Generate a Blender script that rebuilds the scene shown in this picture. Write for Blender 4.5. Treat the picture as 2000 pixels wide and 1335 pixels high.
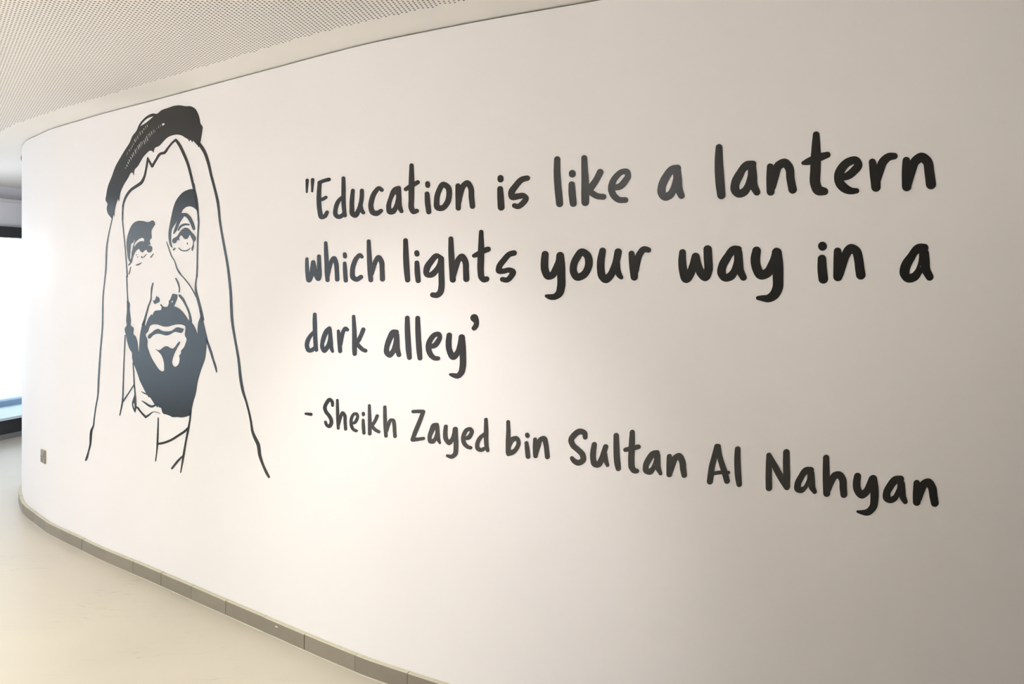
import bpy, bmesh, math, random
import numpy as np
from mathutils import Vector, Matrix
from mathutils.geometry import tessellate_polygon

for o in list(bpy.data.objects): bpy.data.objects.remove(o, do_unlink=True)
S = bpy.context.scene
COL = S.collection
SKY_STRENGTH = 3.4
LIGHTS = [
 ('SPOT', 'downlight_a', (-2.8, 2.0, 2.5), 122.0, (0.902, 1.0, 0.779), (-2.8, 2.0, 0), dict(spot_size=2.4, spot_blend=1.0, shadow_soft_size=0.08)),
 ('SPOT', 'left_fill_c', (-4.0, -0.4, 2.5), 670.0, (1.0, 1.0, 1.0), (-4.0, -0.4, 0), dict(spot_size=2.4, spot_blend=1.0, shadow_soft_size=0.08)),  # c to h: added fill lamps standing for daylight from the left
 ('SPOT', 'left_fill_d', (-5, 0.5, 2.5), 680.0, (0.985, 0.985, 1.0), (-5, 0.5, 0), dict(spot_size=2.4, spot_blend=1.0, shadow_soft_size=0.08)),
 ('SPOT', 'left_fill_e', (-4.8, -2, 2.5), 520.0, (0.846, 0.923, 1.0), (-4.8, -2, 0), dict(spot_size=2.4, spot_blend=1.0, shadow_soft_size=0.08)),
 ('SPOT', 'left_fill_f', (-6, -0.5, 2.5), 310.0, (0.806, 0.806, 1.0), (-6, -0.5, 0), dict(spot_size=2.4, spot_blend=1.0, shadow_soft_size=0.08)),
 ('SPOT', 'left_fill_g', (-4.5, 2.3, 2.5), 340.0, (1.0, 0.941, 0.912), (-4.5, 2.3, 0), dict(spot_size=2.4, spot_blend=1.0, shadow_soft_size=0.08)),
 ('SPOT', 'left_fill_h', (-6.3, 1.6, 2.5), 440.0, (0.773, 0.841, 1.0), (-6.3, 1.6, 0), dict(spot_size=2.4, spot_blend=1.0, shadow_soft_size=0.08)),
 ('SPOT', 'accent_a', (-1.6, 1.2, 2.5), 124.0, (1.0, 0.992, 1.0), (-0.4, 3.15, 0.6), dict(spot_size=0.9, spot_blend=1.0, shadow_soft_size=0.08)),
 ('SPOT', 'wall_fill_b', (1.25, 0.0, 2.5), 32.0, (1.0, 0.938, 0.828), (0.45, 2.7, 2.0), dict(spot_size=1.2, spot_blend=1.0, shadow_soft_size=0.08)),  # added fill for the upper wall right of centre, no known fixture
 ('SPOT', 'wall_fill_c', (-2.0, 0.45, 2.5), 42.0, (1.0, 1.0, 1.0), (-0.1, 3.0, 2.1), dict(spot_size=0.8, spot_blend=1.0, shadow_soft_size=0.45)),  # added soft fill that lifts the upper middle of the wall
 ('SPOT', 'accent_d', (-1.3, 1.0, 2.5), 6.0, (1.0, 0.833, 0.5), (-0.1, 2.97, 0.5), dict(spot_size=1.2, spot_blend=1.0, shadow_soft_size=0.08)),
 ('POINT', 'window_fill', (-4.95, 6.6, 1.8), 18.0, (1.0, 1.0, 1.0), None, dict(shadow_soft_size=.12)),  # invented point fill for the far left end, no pendant known there
]

EYE, CEIL = 1.61, 2.59            # camera height, ceiling height (metres)

# ---------------------------------------------------------------- camera
cam_d = bpy.data.cameras.new('camera'); cam = bpy.data.objects.new('camera', cam_d); COL.objects.link(cam)
cam.location = (0, 0, EYE); cam.rotation_euler = (math.pi/2, 0, 0)
cam_d.sensor_width = 36; cam_d.lens = 36*1560/2000; cam_d.shift_y = -(667.5-549)/2000; cam_d.clip_start = .05
S.camera = cam

# ---------------------------------------------------------------- view, world, lights
vs = S.view_settings
vs.view_transform = 'Standard'; vs.look = 'None'; vs.gamma = 1; vs.use_curve_mapping = False
vs.exposure = 0.13
W = bpy.data.worlds.new('sky'); S.world = W; W.use_nodes = True
wn = W.node_tree.nodes; wl = W.node_tree.links
bg = wn['Background']; bg.inputs[1].default_value = SKY_STRENGTH
tc = wn.new('ShaderNodeTexCoord'); sp = wn.new('ShaderNodeSeparateXYZ'); wl.new(tc.outputs['Generated'], sp.inputs[0])
cr = wn.new('ShaderNodeValToRGB'); wl.new(sp.outputs['Z'], cr.inputs[0]); wl.new(cr.outputs[0], bg.inputs[0])
cr.color_ramp.elements[0].position = 0.0; cr.color_ramp.elements[0].color = (.55, .62, .68, 1)
cr.color_ramp.elements[1].position = 0.45; cr.color_ramp.elements[1].color = (.91, .95, 1, 1)
e = cr.color_ramp.elements.new(.02); e.color = (.93, .97, 1, 1)

def lamp(kind, name, loc, energy, color, target=None, **kw):
    d = bpy.data.lights.new(name, kind); d.energy = energy; d.color = color
    for k, v in kw.items(): setattr(d, k, v)
    o = bpy.data.objects.new(name, d); COL.objects.link(o); o.location = loc
    if target: o.rotation_euler = (Vector(target)-Vector(loc)).to_track_quat('-Z', 'Y').to_euler()
    return o
WARM = (1, .86, .68)
for L in LIGHTS: lamp(*L[:5], target=L[5], **L[6])

# ---------------------------------------------------------------- data: wall plan and vinyl outlines (arc length, height; 0.1 mm)

PLAN = [[-3.2056,8.7905],[-3.2163,8.752],[-3.2269,8.7134],[-3.2376,8.6749],[-3.2482,8.6363],[-3.2589,8.5977],[-3.2695,8.5592],[-3.2802,8.5206],[-3.2908,8.4821],[-3.3015,8.4435],[-3.3122,8.405],[-3.3228,8.3664],[-3.3335,8.3279],[-3.3441,8.2893],[-3.3548,8.2508],[-3.3654,8.2122],[-3.3761,8.1736],[-3.3867,8.1351],[-3.3974,8.0965],[-3.4081,8.058],[-3.4187,8.0194],[-3.4294,7.9809],[-3.44,7.9423],[-3.4507,7.9038],[-3.4613,7.8652],[-3.472,7.8267],[-3.4827,7.7881],[-3.4933,7.7495],[-3.504,7.711],[-3.5146,7.6724],[-3.5253,7.6339],[-3.5359,7.5953],[-3.5466,7.5568],[-3.5572,7.5182],[-3.5679,7.4797],[-3.5786,7.4411],[-3.5892,7.4026],[-3.5999,7.364],[-3.6105,7.3254],[-3.6212,7.2869],[-3.6318,7.2483],[-3.6425,7.2098],[-3.6531,7.1712],[-3.6638,7.1327],[-3.6745,7.0941],[-3.6851,7.0556],[-3.6958,7.017],[-3.7064,6.9785],[-3.7171,6.9399],[-3.7277,6.9013],[-3.7384,6.8628],[-3.749,6.8242],[-3.7593,6.7856],[-3.7688,6.7467],[-3.7771,6.7076],[-3.784,6.6683],[-3.7895,6.6287],[-3.7935,6.5889],[-3.7961,6.5491],[-3.7973,6.5091],[-3.797,6.4692],[-3.7952,6.4292],[-3.792,6.3894],[-3.7874,6.3497],[-3.7813,6.3102],[-3.7737,6.271],[-3.7648,6.232],[-3.7544,6.1934],[-3.7427,6.1552],[-3.7295,6.1175],[-3.715,6.0802],[-3.6992,6.0436],[-3.682,6.0075],[-3.6636,5.972],[-3.6439,5.9372],[-3.6232,5.9031],[-3.6017,5.8693],[-3.5799,5.8358],[-3.5578,5.8025],[-3.5353,5.7694],[-3.5126,5.7365],[-3.4896,5.7037],[-3.4664,5.6711],[-3.4431,5.6387],[-3.4194,5.6064],[-3.3953,5.5746],[-3.3701,5.5436],[-3.3438,5.5134],[-3.317,5.4837],[-3.2898,5.4545],[-3.2619,5.4259],[-3.2333,5.3979],[-3.2048,5.3699],[-3.1765,5.3416],[-3.1486,5.3129],[-3.1207,5.2843],[-3.0927,5.2557],[-3.0645,5.2274],[-3.0361,5.1991],[-3.0078,5.1709],[-2.9792,5.1429],[-2.9502,5.1155],[-2.9203,5.089],[-2.8899,5.063],[-2.8592,5.0374],[-2.8284,5.0118],[-2.7974,4.9865],[-2.7664,4.9613],[-2.7352,4.9362],[-2.7041,4.9111],[-2.6729,4.8861],[-2.6417,4.861],[-2.6107,4.8358],[-2.5798,4.8104],[-2.5491,4.7847],[-2.5184,4.759],[-2.4877,4.7334],[-2.4569,4.7079],[-2.4259,4.6826],[-2.3948,4.6576],[-2.3633,4.6329],[-2.3316,4.6084],[-2.2998,4.5842],[-2.268,4.56],[-2.2361,4.5359],[-2.2042,4.5118],[-2.1722,4.4876],[-2.1403,4.4635],[-2.1084,4.4394],[-2.0765,4.4153],[-2.0446,4.3912],[-2.0127,4.367],[-1.9808,4.3429],[-1.949,4.3186],[-1.9173,4.2943],[-1.8856,4.2698],[-1.854,4.2454],[-1.8224,4.2209],[-1.7908,4.1963],[-1.7592,4.1718],[-1.7276,4.1473],[-1.696,4.1227],[-1.6644,4.0982],[-1.6328,4.0737],[-1.6011,4.0492],[-1.5695,4.0247],[-1.5379,4.0002],[-1.5063,3.9757],[-1.4747,3.9511],[-1.4431,3.9266],[-1.4115,3.9021],[-1.3799,3.8776],[-1.3482,3.8532],[-1.3165,3.8288],[-1.2848,3.8044],[-1.2531,3.78],[-1.2214,3.7557],[-1.1896,3.7313],[-1.1579,3.7069],[-1.1262,3.6825],[-1.0946,3.6581],[-1.0629,3.6337],[-1.0313,3.6092],[-0.9996,3.5847],[-0.968,3.5602],[-0.9364,3.5357],[-0.9048,3.5112],[-0.8731,3.4868],[-0.8413,3.4625],[-0.8095,3.4383],[-0.7776,3.4141],[-0.7456,3.3901],[-0.7136,3.3662],[-0.6814,3.3424],[-0.6492,3.3188],[-0.6167,3.2955],[-0.5838,3.2728],[-0.5506,3.2506],[-0.517,3.229],[-0.4831,3.2079],[-0.449,3.1871],[-0.4147,3.1664],[-0.3805,3.1457],[-0.3462,3.125],[-0.3119,3.1045],[-0.2776,3.084],[-0.2431,3.0638],[-0.2085,3.0437],[-0.1738,3.0238],[-0.139,3.0041],[-0.1041,2.9845],[-0.0691,2.9651],[-0.034,2.946],[0.0012,2.927],[0.0365,2.9083],[0.072,2.8897],[0.1075,2.8713],[0.143,2.8529],[0.1785,2.8346],[0.214,2.8162],[0.2495,2.7976],[0.2848,2.779],[0.3201,2.7601],[0.3552,2.741],[0.3903,2.7218],[0.4254,2.7025],[0.4604,2.6832],[0.4954,2.6638],[0.5304,2.6445],[0.5655,2.6253],[0.6006,2.6061],[0.6357,2.587],[0.6709,2.5679],[0.7061,2.5489],[0.7412,2.5298],[0.7763,2.5106],[0.8114,2.4914],[0.8464,2.4721],[0.8814,2.4527],[0.9164,2.4333],[0.9515,2.414],[0.9866,2.395],[1.0219,2.3761],[1.0573,2.3575],[1.0928,2.3391],[1.1284,2.321],[1.1642,2.303],[1.2,2.2852],[1.2359,2.2676],[1.2719,2.2501],[1.3079,2.2328],[1.3441,2.2157],[1.3804,2.1988],[1.4167,2.1823],[1.4533,2.166],[1.4899,2.15],[1.5266,2.1341],[1.5634,2.1184],[1.6002,2.1027],[1.637,2.087],[1.6738,2.0713],[1.7106,2.0556],[1.7474,2.0399],[1.7842,2.0242],[1.821,2.0085],[1.8578,1.9929],[1.8946,1.9772],[1.9314,1.9615],[1.9682,1.9458],[2.005,1.9301],[2.0417,1.9144],[2.0785,1.8988],[2.1153,1.8831],[2.1521,1.8674],[2.1889,1.8517],[2.2257,1.836],[2.2625,1.8203],[2.2993,1.8047],[2.3361,1.789],[2.3729,1.7733],[2.4097,1.7576],[2.4465,1.7419],[2.4833,1.7262],[2.5201,1.7106],[2.5569,1.6949],[2.5937,1.6792],[2.6305,1.6635],[2.6673,1.6478],[2.7041,1.6321],[2.7409,1.6165],[2.7777,1.6008],[2.8145,1.5851],[2.8513,1.5694],[2.8881,1.5537],[2.9249,1.538],[2.9617,1.5223],[2.9985,1.5067],[3.0353,1.491],[3.0721,1.4753],[3.1089,1.4596],[3.1457,1.4439],[3.1825,1.4282],[3.2192,1.4126],[3.256,1.3969],[3.2928,1.3812],[3.3296,1.3655],[3.3664,1.3498],[3.4032,1.3341],[3.44,1.3185]]
JOINTS = [0.28, 0.544, 0.808, 1.072, 1.336, 1.6, 1.864, 2.128, 2.392, 2.656, 2.92, 3.184, 3.448, 3.712, 3.976, 4.24, 4.5451, 4.8525, 5.1624, 5.4556, 5.7486, 6.0523, 6.3552, 6.6528, 6.9743, 7.2546, 7.6746, 8.0946, 8.5146, 8.9346, 9.3546, 9.7746, 10.1946, 10.6146, 11.0346, 11.5161]
CHIP = 6.4551
OUTLET = (3.8849, 0.4666)
SENSOR = (2.7994, 2.545)
PORTRAIT_BASE = (5.4969, 0.5819)
WORDS = [
[1,[["q",[["66472,20606 -49,-3 -38,-14 -23,-22 -7,-23 20,-538 22,-25 38,-12 25,1 19,6 21,22 84,528 -7,24 -23,25 -32,19"]]],["q",[["66814,20601 -37,-8 -26,-13 -21,-21 -7,-23 20,-526 21,-25 37,-12 25,0 19,6 21,22 95,516 -14,35 -36,29 -49,17"]]],["E",[["67888,20536 -305,-31 -333,-61 -48,-18 -16,-15 -13,-22 3,-39 -48,-339 -21,-294 3,-194 24,-251 75,-315 21,-55 32,-48 46,-41 38,-20 71,-22 71,-5 83,8 106,27 73,29 44,29 30,29 33,45 61,104 -6,39 -13,18 -23,18 -23,11 -35,10 -59,-1 -35,-11 -24,-15 -105,-115 -48,-17 -23,-5 -7,4 -58,212 -18,86 -26,272 168,24 106,32 121,51 19,22 5,30 -10,24 -30,26 -35,14 -47,6 -35,-5 -165,-50 -83,-14 -12,-1 -5,4 13,324 20,277 55,14 130,24 106,12 222,15 46,14 28,23 11,22 -2,31 -13,24 -24,22 -35,17 -35,9"]]],["d",[["68806,20514 -33,-10 -22,-14 -15,-17 -7,-22 -16,-740 -5,-7 -149,-71 -75,-44 -79,-63 -40,-44 -64,-87 -48,-97 -19,-52 -39,-158 -8,-84 9,-53 25,-55 34,-40 55,-42 73,-40 74,-29 80,-16 67,-1 90,13 79,26 78,38 33,-15 34,-8 33,-2 33,5 30,12 20,14 11,14 8,23 -45,310 -23,257 -7,204 2,384 -23,430 -17,38 -34,26 -44,15","68716,19499 23,-296 38,-198 -49,-39 -34,-18 -75,-26 -48,-8 -34,10 -36,19 -21,15 -10,17 -5,46 3,37 31,143 29,74 48,81 79,94"]]],["u",[["69406,19956 -33,-4 -24,-8 -22,-14 -18,-21 -47,-214 -21,-126 -15,-149 -6,-150 3,-127 -10,-112 2,-53 10,-45 23,-46 19,-24 43,-39 63,-38 65,-29 65,-19 65,-7 76,10 74,34 35,28 28,29 84,119 11,6 94,-83 42,-20 41,-5 31,5 31,15 22,26 5,22 -5,22 -75,107 -29,56 -15,50 -17,105 45,160 22,124 7,110 -2,185 -10,30 -20,23 -31,20 -31,10 -42,4 -32,-4 -31,-13 -29,-26 -10,-29 -6,-185 -10,-95 -19,-111 -26,-102 -27,-35 -2,-45 -73,-145 -40,-57 -98,-113 -16,15 -10,45 -16,277 17,282 25,289 -11,31 -33,31 -43,18"]]],["c",[["70867,19960 -58,-16 -39,-17 -40,-25 -128,-101 -41,-36 -42,-47 -64,-91 -47,-93 -50,-136 -29,-124 -6,-87 11,-89 32,-119 40,-76 43,-46 32,-25 40,-22 80,-31 70,-18 49,-7 40,-3 59,2 48,8 58,19 68,38 116,76 19,19 13,28 -2,29 -21,33 -38,25 -39,10 -48,-3 -155,-55 -39,-11 -39,3 -60,15 -26,13 -18,23 -18,37 -20,60 -8,59 5,58 39,144 28,79 36,78 42,67 29,38 94,104 42,41 87,-61 29,-10 29,-4 39,3 29,12 21,17 15,28 1,29 -18,34 -113,83 -46,25 -44,13 -58,5"]]],["a",[["71923,19907 -138,-21 -65,-18 -73,-38 -55,-47 -45,-55 -32,-55 -87,-205 -70,-147 -35,-92 -14,-58 -7,-50 10,-167 17,-58 28,-45 46,-38 56,-25 75,-13 75,0 83,12 56,21 54,38 31,34 62,104 119,-144 19,-16 18,-10 36,-9 46,4 36,20 20,28 1,35 -63,167 -21,87 -7,72 -5,186 -28,351 -6,22 6,28 -2,21 -20,37 -30,25 -45,17","71793,19599 27,-73 4,-51 -8,-49 -52,-184 -16,-42 -37,-71 -23,-41 -22,-28 -38,-29 -56,-20 -4,3 -5,51 -4,65 15,93 27,85 39,84 45,77 54,70 46,55"]]],["t",[["72582,20756 -27,-5 -28,-13 -20,-19 -12,-28 -42,-763 -6,-7 -208,-108 -25,-27 -8,-35 10,-29 18,-23 23,-16 37,-12 27,-2 27,4 99,34 5,-404 -14,-212 4,-50 10,-50 24,-58 32,-58 30,-44 27,-29 39,-30 40,-19 36,-10 45,-4 71,10 124,40 18,10 20,21 10,20 3,21 -7,29 -14,21 -21,19 -27,14 -26,7 -27,1 -89,-11 -13,15 -30,65 -7,57 19,204 6,536 238,103 18,13 12,16 9,34 -7,29 -23,29 -27,18 -35,11 -27,2 -26,-4 -125,-41 -3,2 -11,290 -23,355 -16,35 -27,25 -36,16"]]],["i",[["73349,20000 -26,-8 -20,-12 -20,-20 -10,-20 -4,-28 12,-99 22,-36 29,-23 43,-16 44,-2 26,6 26,12 21,19 12,20 6,34 -11,92 -17,36 -15,15 -22,15 -44,15 -26,2"],["73340,19600 -34,-8 -27,-15 -20,-21 -11,-28 5,-287 13,-141 59,-310 8,-22 22,-29 29,-20 35,-13 43,-4 43,9 35,20 22,27 10,34 -57,449 -37,274 -8,22 -22,29 -29,20 -35,12"]]],["o",[["74107,19930 -59,-13 -54,-29 -51,-46 -37,-46 -54,-87 -66,-121 -22,-47 -34,-95 -23,-103 -7,-55 -14,-215 5,-56 15,-54 35,-58 52,-46 59,-29 77,-19 43,-5 68,-3 67,5 51,11 75,32 76,54 72,72 48,60 30,46 22,40 29,74 27,122 12,130 -1,103 -7,48 -13,49 -34,70 -32,44 -56,51 -47,34 -67,40 -50,22 -51,15 -50,7","74150,19706 8,4 8,-4 59,-41 28,-28 19,-35 10,-56 1,-76 -8,-102 -13,-69 -20,-61 -26,-53 -39,-54 -45,-50 -40,-35 -36,-18 -33,-2 -43,5 -8,2 -7,12 -6,63 3,159 19,116 14,48 28,68 83,147"]]],["n",[["75196,19919 -57,-14 -69,-34 -85,-61 -57,-55 -17,30 -24,22 -32,16 -33,7 -41,-3 -31,-12 -24,-19 -16,-26 -5,-27 -1,-335 14,-527 7,-28 18,-28 30,-24 33,-13 41,-4 40,7 34,19 25,33 7,34 0,150 9,20 64,255 64,201 24,66 26,46 30,32 50,42 8,-2 46,-80 15,-34 9,-35 5,-74 0,-156 4,-55 51,-340 6,-21 18,-28 25,-21 33,-15 37,-6 40,4 31,13 27,23 15,27 4,33 -44,373 -2,209 -6,54 -16,62 -24,55 -52,91 -45,63 -32,33 -40,29 -48,20 -41,8"]]]]],
[1,[["i",[["76667,20023 -30,-7 -23,-10 -23,-19 -14,-19 -12,-39 0,-79 14,-41 16,-21 19,-17 23,-13 22,-9 46,-6 30,4 29,11 24,18 17,20 14,38 -1,86 -15,41 -17,21 -20,17 -23,13 -23,7 -23,5"],["76644,19615 -37,-13 -24,-19 -19,-25 -9,-33 0,-325 22,-379 6,-27 10,-20 15,-21 21,-19 46,-24 22,-6 31,-3 45,8 38,18 30,30 18,39 2,32 -27,371 -37,319 -8,27 -25,35 -36,25 -38,11"]]],["s",[["77773,19938 -124,-11 -67,-11 -35,-10 -52,-21 -59,-33 -40,-29 -69,-62 -95,-99 -121,-118 -32,-38 -25,-38 -27,-58 -11,-58 -1,-53 6,-53 14,-52 17,-35 25,-34 18,-17 40,-26 27,-10 45,-10 59,-1 60,7 110,21 147,18 22,2 17,-11 -39,-40 -87,-78 -45,-32 -29,-15 -30,-8 -89,30 -37,4 -22,-3 -22,-9 -30,-24 -14,-27 -4,-26 5,-26 13,-25 15,-16 20,-14 99,-43 51,-14 67,-1 51,9 44,15 44,21 73,47 100,87 55,62 21,32 18,38 8,39 1,19 -7,39 -15,34 -29,40 -35,34 -36,28 -37,21 -51,18 -36,6 -37,1 -184,-11 -96,-15 -8,3 5,33 7,19 33,50 161,182 82,79 45,31 36,17 43,12 139,24 29,13 24,22 14,25 4,32 -5,27 -14,27 -23,23 -29,17 -30,7"]]]]],
[1,[["l",[["78975,20548 -35,-7 -35,-19 -22,-26 -13,-37 -17,-395 2,-192 9,-199 29,-366 55,-475 17,-39 31,-34 42,-22 21,-5 27,-2 28,3 21,6 21,10 21,15 15,19 12,22 7,22 1,25 -22,287 -39,352 -32,371 -11,236 1,344 -13,39 -14,20 -16,17 -21,14 -21,9 -21,5"]]],["i",[["79542,20022 -27,-7 -21,-10 -20,-16 -16,-19 -9,-18 -7,-25 2,-70 16,-40 14,-19 20,-18 21,-12 27,-11 21,-4 27,0 28,5 26,11 22,17 16,19 9,18 7,25 -1,69 -8,26 -11,20 -17,20 -16,13 -20,13 -28,10 -27,4"],["79529,19625 -35,-9 -32,-19 -20,-25 -12,-31 -7,-246 6,-140 44,-325 9,-32 20,-32 34,-28 41,-17 41,-3 41,8 34,20 25,29 15,37 1,32 -35,367 -31,311 -7,25 -20,33 -33,27 -38,15"]]],["k",[["80000,20512 -33,-10 -28,-20 -18,-28 -6,-31 -1,-428 6,-371 -8,-426 5,-340 4,-25 10,-26 15,-24 21,-21 20,-14 27,-13 27,-8 27,-2 41,6 36,16 31,27 19,34 8,37 7,269 87,-67 92,-55 62,-28 40,-14 73,-17 173,-17 40,4 31,14 22,21 14,27 5,31 -3,25 -11,25 -18,23 -27,19 -33,12 -146,17 -60,14 -40,18 -40,23 -111,79 51,57 49,62 91,129 67,104 113,198 9,24 3,31 -4,25 -11,26 -17,23 -20,18 -27,15 -26,8 -27,2 -27,-3 -26,-10 -20,-12 -24,-27 -94,-175 -52,-84 -59,-77 -99,-115 -4,8 -13,213 -31,285 -27,426 -6,20 -10,19 -16,20 -15,12 -20,12 -20,7 -27,4"]]],["e",[["81506,19946 -91,-9 -39,-8 -40,-15 -38,-19 -59,-39 -111,-92 -77,-84 -43,-59 -21,-36 -18,-35 -26,-67 -19,-67 -8,-42 -5,-87 3,-43 14,-69 29,-80 33,-64 21,-33 52,-64 48,-46 36,-29 59,-39 33,-17 39,-16 46,-12 78,-9 155,3 20,3 26,9 25,21 15,24 7,24 -1,30 -12,32 -21,25 -26,17 -39,10 -169,10 -39,14 -39,25 -45,42 -39,49 -24,45 -21,62 5,5 85,-2 78,8 52,16 33,14 38,23 59,46 55,57 98,123 39,64 13,30 10,36 6,48 -2,49 -7,43 -10,37 -13,32 -15,25 -26,29 -45,30 -45,15 -32,5","81478,19745 34,1 13,-3 5,-38 -5,-18 -26,-34 -72,-76 -61,-70 -41,-40 -40,-28 -53,-13 -45,-4 -7,2 19,56 26,48 34,47 35,41 66,63 42,35 39,23"]]]]],
[1,[["a",[["83361,19941 -121,0 -64,-11 -64,-25 -43,-25 -37,-30 -43,-42 -35,-41 -106,-145 -57,-89 -50,-99 -20,-52 -16,-53 -22,-119 -7,-59 -2,-42 3,-42 7,-36 22,-61 25,-44 24,-34 49,-53 31,-25 37,-21 50,-17 36,-5 37,2 37,6 37,11 73,33 31,18 33,26 37,39 30,46 34,69 6,-4 91,-160 18,-21 24,-17 18,-8 24,-5 24,0 24,6 18,8 18,14 13,14 11,20 8,32 -2,29 -56,180 -19,89 -6,66 -7,200 -39,316 7,35 -2,29 -14,37 -26,31 -36,22 -19,5","83205,19638 4,4 5,-5 4,-60 1,-59 -5,-41 -10,-47 -23,-82 -27,-87 -16,-41 -36,-69 -38,-57 -24,-23 -17,-11 -52,-25 -6,1 -10,94 0,35 11,59 36,102 41,84 84,149 33,40"]]]]],
[1,[["l",[["84716,20513 -35,-9 -28,-20 -20,-28 -9,-34 -26,-305 -7,-167 1,-248 10,-227 13,-185 14,-140 47,-314 9,-24 10,-18 15,-18 17,-16 18,-11 23,-10 23,-6 23,-1 28,3 23,8 22,13 18,17 16,22 10,22 5,23 1,29 -19,294 -49,658 -13,231 -14,358 -6,24 -9,18 -13,19 -18,17 -17,11 -23,9 -17,4"]]],["a",[["85688,19909 -67,-3 -34,-7 -44,-17 -56,-34 -45,-42 -59,-74 -160,-233 -55,-96 -22,-50 -20,-56 -14,-62 -18,-125 -1,-40 3,-40 11,-53 15,-35 16,-29 45,-57 40,-37 28,-21 34,-19 28,-12 56,-11 34,-1 34,4 61,15 51,20 27,15 40,28 37,37 41,60 33,60 5,-1 100,-155 19,-19 25,-15 22,-8 22,-2 22,2 22,7 16,10 17,15 12,16 10,22 5,34 -4,34 -65,161 -12,40 -7,34 -4,51 -3,187 -33,312 -5,23 10,39 0,22 -4,18 -10,24 -17,22 -16,14 -22,12 -28,7","85637,19635 3,-6 3,-91 -6,-79 -8,-45 -24,-95 -27,-89 -18,-44 -39,-72 -36,-49 -18,-16 -19,-12 -62,-25 -12,82 0,29 12,56 23,61 19,45 62,115 64,142 28,40"]]],["n",[["86706,19895 -43,-8 -38,-12 -37,-16 -54,-31 -32,-24 -38,-39 -38,-62 -15,29 -22,23 -28,16 -32,8 -33,-3 -27,-13 -21,-19 -15,-27 -7,-33 -13,-229 -5,-146 1,-157 8,-258 7,-34 17,-35 23,-25 32,-20 22,-7 22,-3 21,1 22,6 22,10 15,12 15,16 10,16 13,38 3,84 24,27 12,27 55,208 45,153 33,137 12,37 13,29 19,21 35,19 23,10 15,-18 29,-46 10,-23 7,-23 7,-67 5,-133 6,-56 59,-347 14,-39 20,-29 31,-25 31,-15 37,-5 37,7 32,17 26,27 16,31 6,28 0,33 -44,218 -21,117 -4,39 -5,182 -7,56 -17,67 -22,52 -44,77 -41,56 -33,35 -38,28 -42,20 -48,11"]]],["t",[["87664,20652 -26,-7 -25,-16 -19,-26 -8,-27 -32,-319 -29,-353 -73,-31 -70,-35 -107,-71 -11,-9 -9,-15 -5,-16 1,-16 5,-17 12,-18 12,-9 15,-7 120,-16 52,2 42,6 4,-4 -7,-213 -13,-157 -2,-55 1,-77 9,-71 13,-56 23,-83 28,-73 26,-48 29,-36 33,-31 26,-17 41,-19 41,-10 41,-4 133,7 20,4 20,9 18,14 13,15 9,16 7,21 3,22 0,21 -5,22 -10,23 -14,20 -15,15 -42,23 -81,33 -17,10 -17,45 -19,66 -8,39 -3,70 13,201 11,347 233,93 20,18 13,21 5,21 1,27 -7,28 -16,26 -21,19 -25,12 -30,3 -174,-17 -3,4 -15,279 -22,290 -6,17 -10,20 -10,14 -16,14 -15,11 -20,8 -21,3"]]],["e",[["88750,19818 -30,1 -59,-7 -54,-13 -60,-20 -40,-19 -37,-23 -62,-49 -35,-34 -49,-57 -40,-57 -22,-36 -33,-68 -16,-42 -12,-42 -8,-43 -4,-43 -1,-48 4,-71 7,-43 10,-44 15,-44 16,-38 23,-42 24,-36 41,-51 34,-34 33,-29 58,-39 34,-18 35,-14 55,-16 59,-10 55,-2 59,5 78,15 20,8 18,14 13,21 6,21 -1,26 -6,22 -15,22 -15,14 -25,10 -88,10 -35,9 -44,23 -49,37 -55,49 -50,53 -24,36 -13,33 62,3 60,11 64,26 59,36 30,23 44,39 98,98 26,30 23,32 26,50 15,57 0,59 -12,49 -26,54 -24,39 -18,23 -22,23 -22,18 -44,23 -35,8","88734,19585 6,1 2,-2 2,-11 -14,-22 -115,-124 -40,-35 -43,-32 -40,-24 -19,-8 23,53 26,43 33,44 34,36 22,20 36,24"]]],["r",[["89684,19852 -19,-2 -33,-10 -57,-27 -52,-37 -43,-40 -23,-25 -25,-33 -26,-43 -22,-48 -19,-54 -5,4 -23,93 -8,21 -18,28 -28,22 -19,9 -20,4 -19,-1 -19,-5 -19,-10 -15,-12 -13,-18 -7,-15 -6,-21 -2,-21 16,-228 16,-187 37,-345 9,-33 18,-32 24,-26 29,-18 24,-8 24,-3 24,2 19,6 23,12 17,15 16,20 11,20 7,21 4,26 1,174 129,412 21,56 13,26 17,25 29,34 25,25 24,19 15,8 19,6 90,12 19,6 14,8 12,11 11,15 7,15 3,16 2,20 -6,32 -15,29 -24,23 -28,12 -75,12 -43,5"]]],["n",[["90495,19794 -41,-10 -35,-15 -34,-21 -28,-21 -28,-24 -42,-44 -30,-39 -16,-30 -4,5 -4,21 -7,21 -17,27 -26,23 -30,13 -32,1 -19,-5 -14,-6 -24,-21 -17,-30 -7,-31 -15,-207 -6,-129 -1,-162 5,-271 7,-36 18,-38 22,-27 32,-22 19,-8 23,-4 23,0 23,5 19,8 19,13 18,20 13,20 8,20 5,21 3,57 14,30 61,234 46,153 37,132 10,25 17,24 35,30 28,17 4,0 18,-16 27,-33 9,-21 6,-26 12,-160 20,-171 21,-223 6,-31 14,-31 23,-32 32,-26 31,-13 37,-3 36,8 32,19 23,25 18,35 7,30 1,36 -27,227 -23,165 -12,134 -8,52 -10,46 -20,58 -31,56 -23,32 -41,47 -50,46 -32,22 -41,19 -41,11"]]]]],
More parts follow.
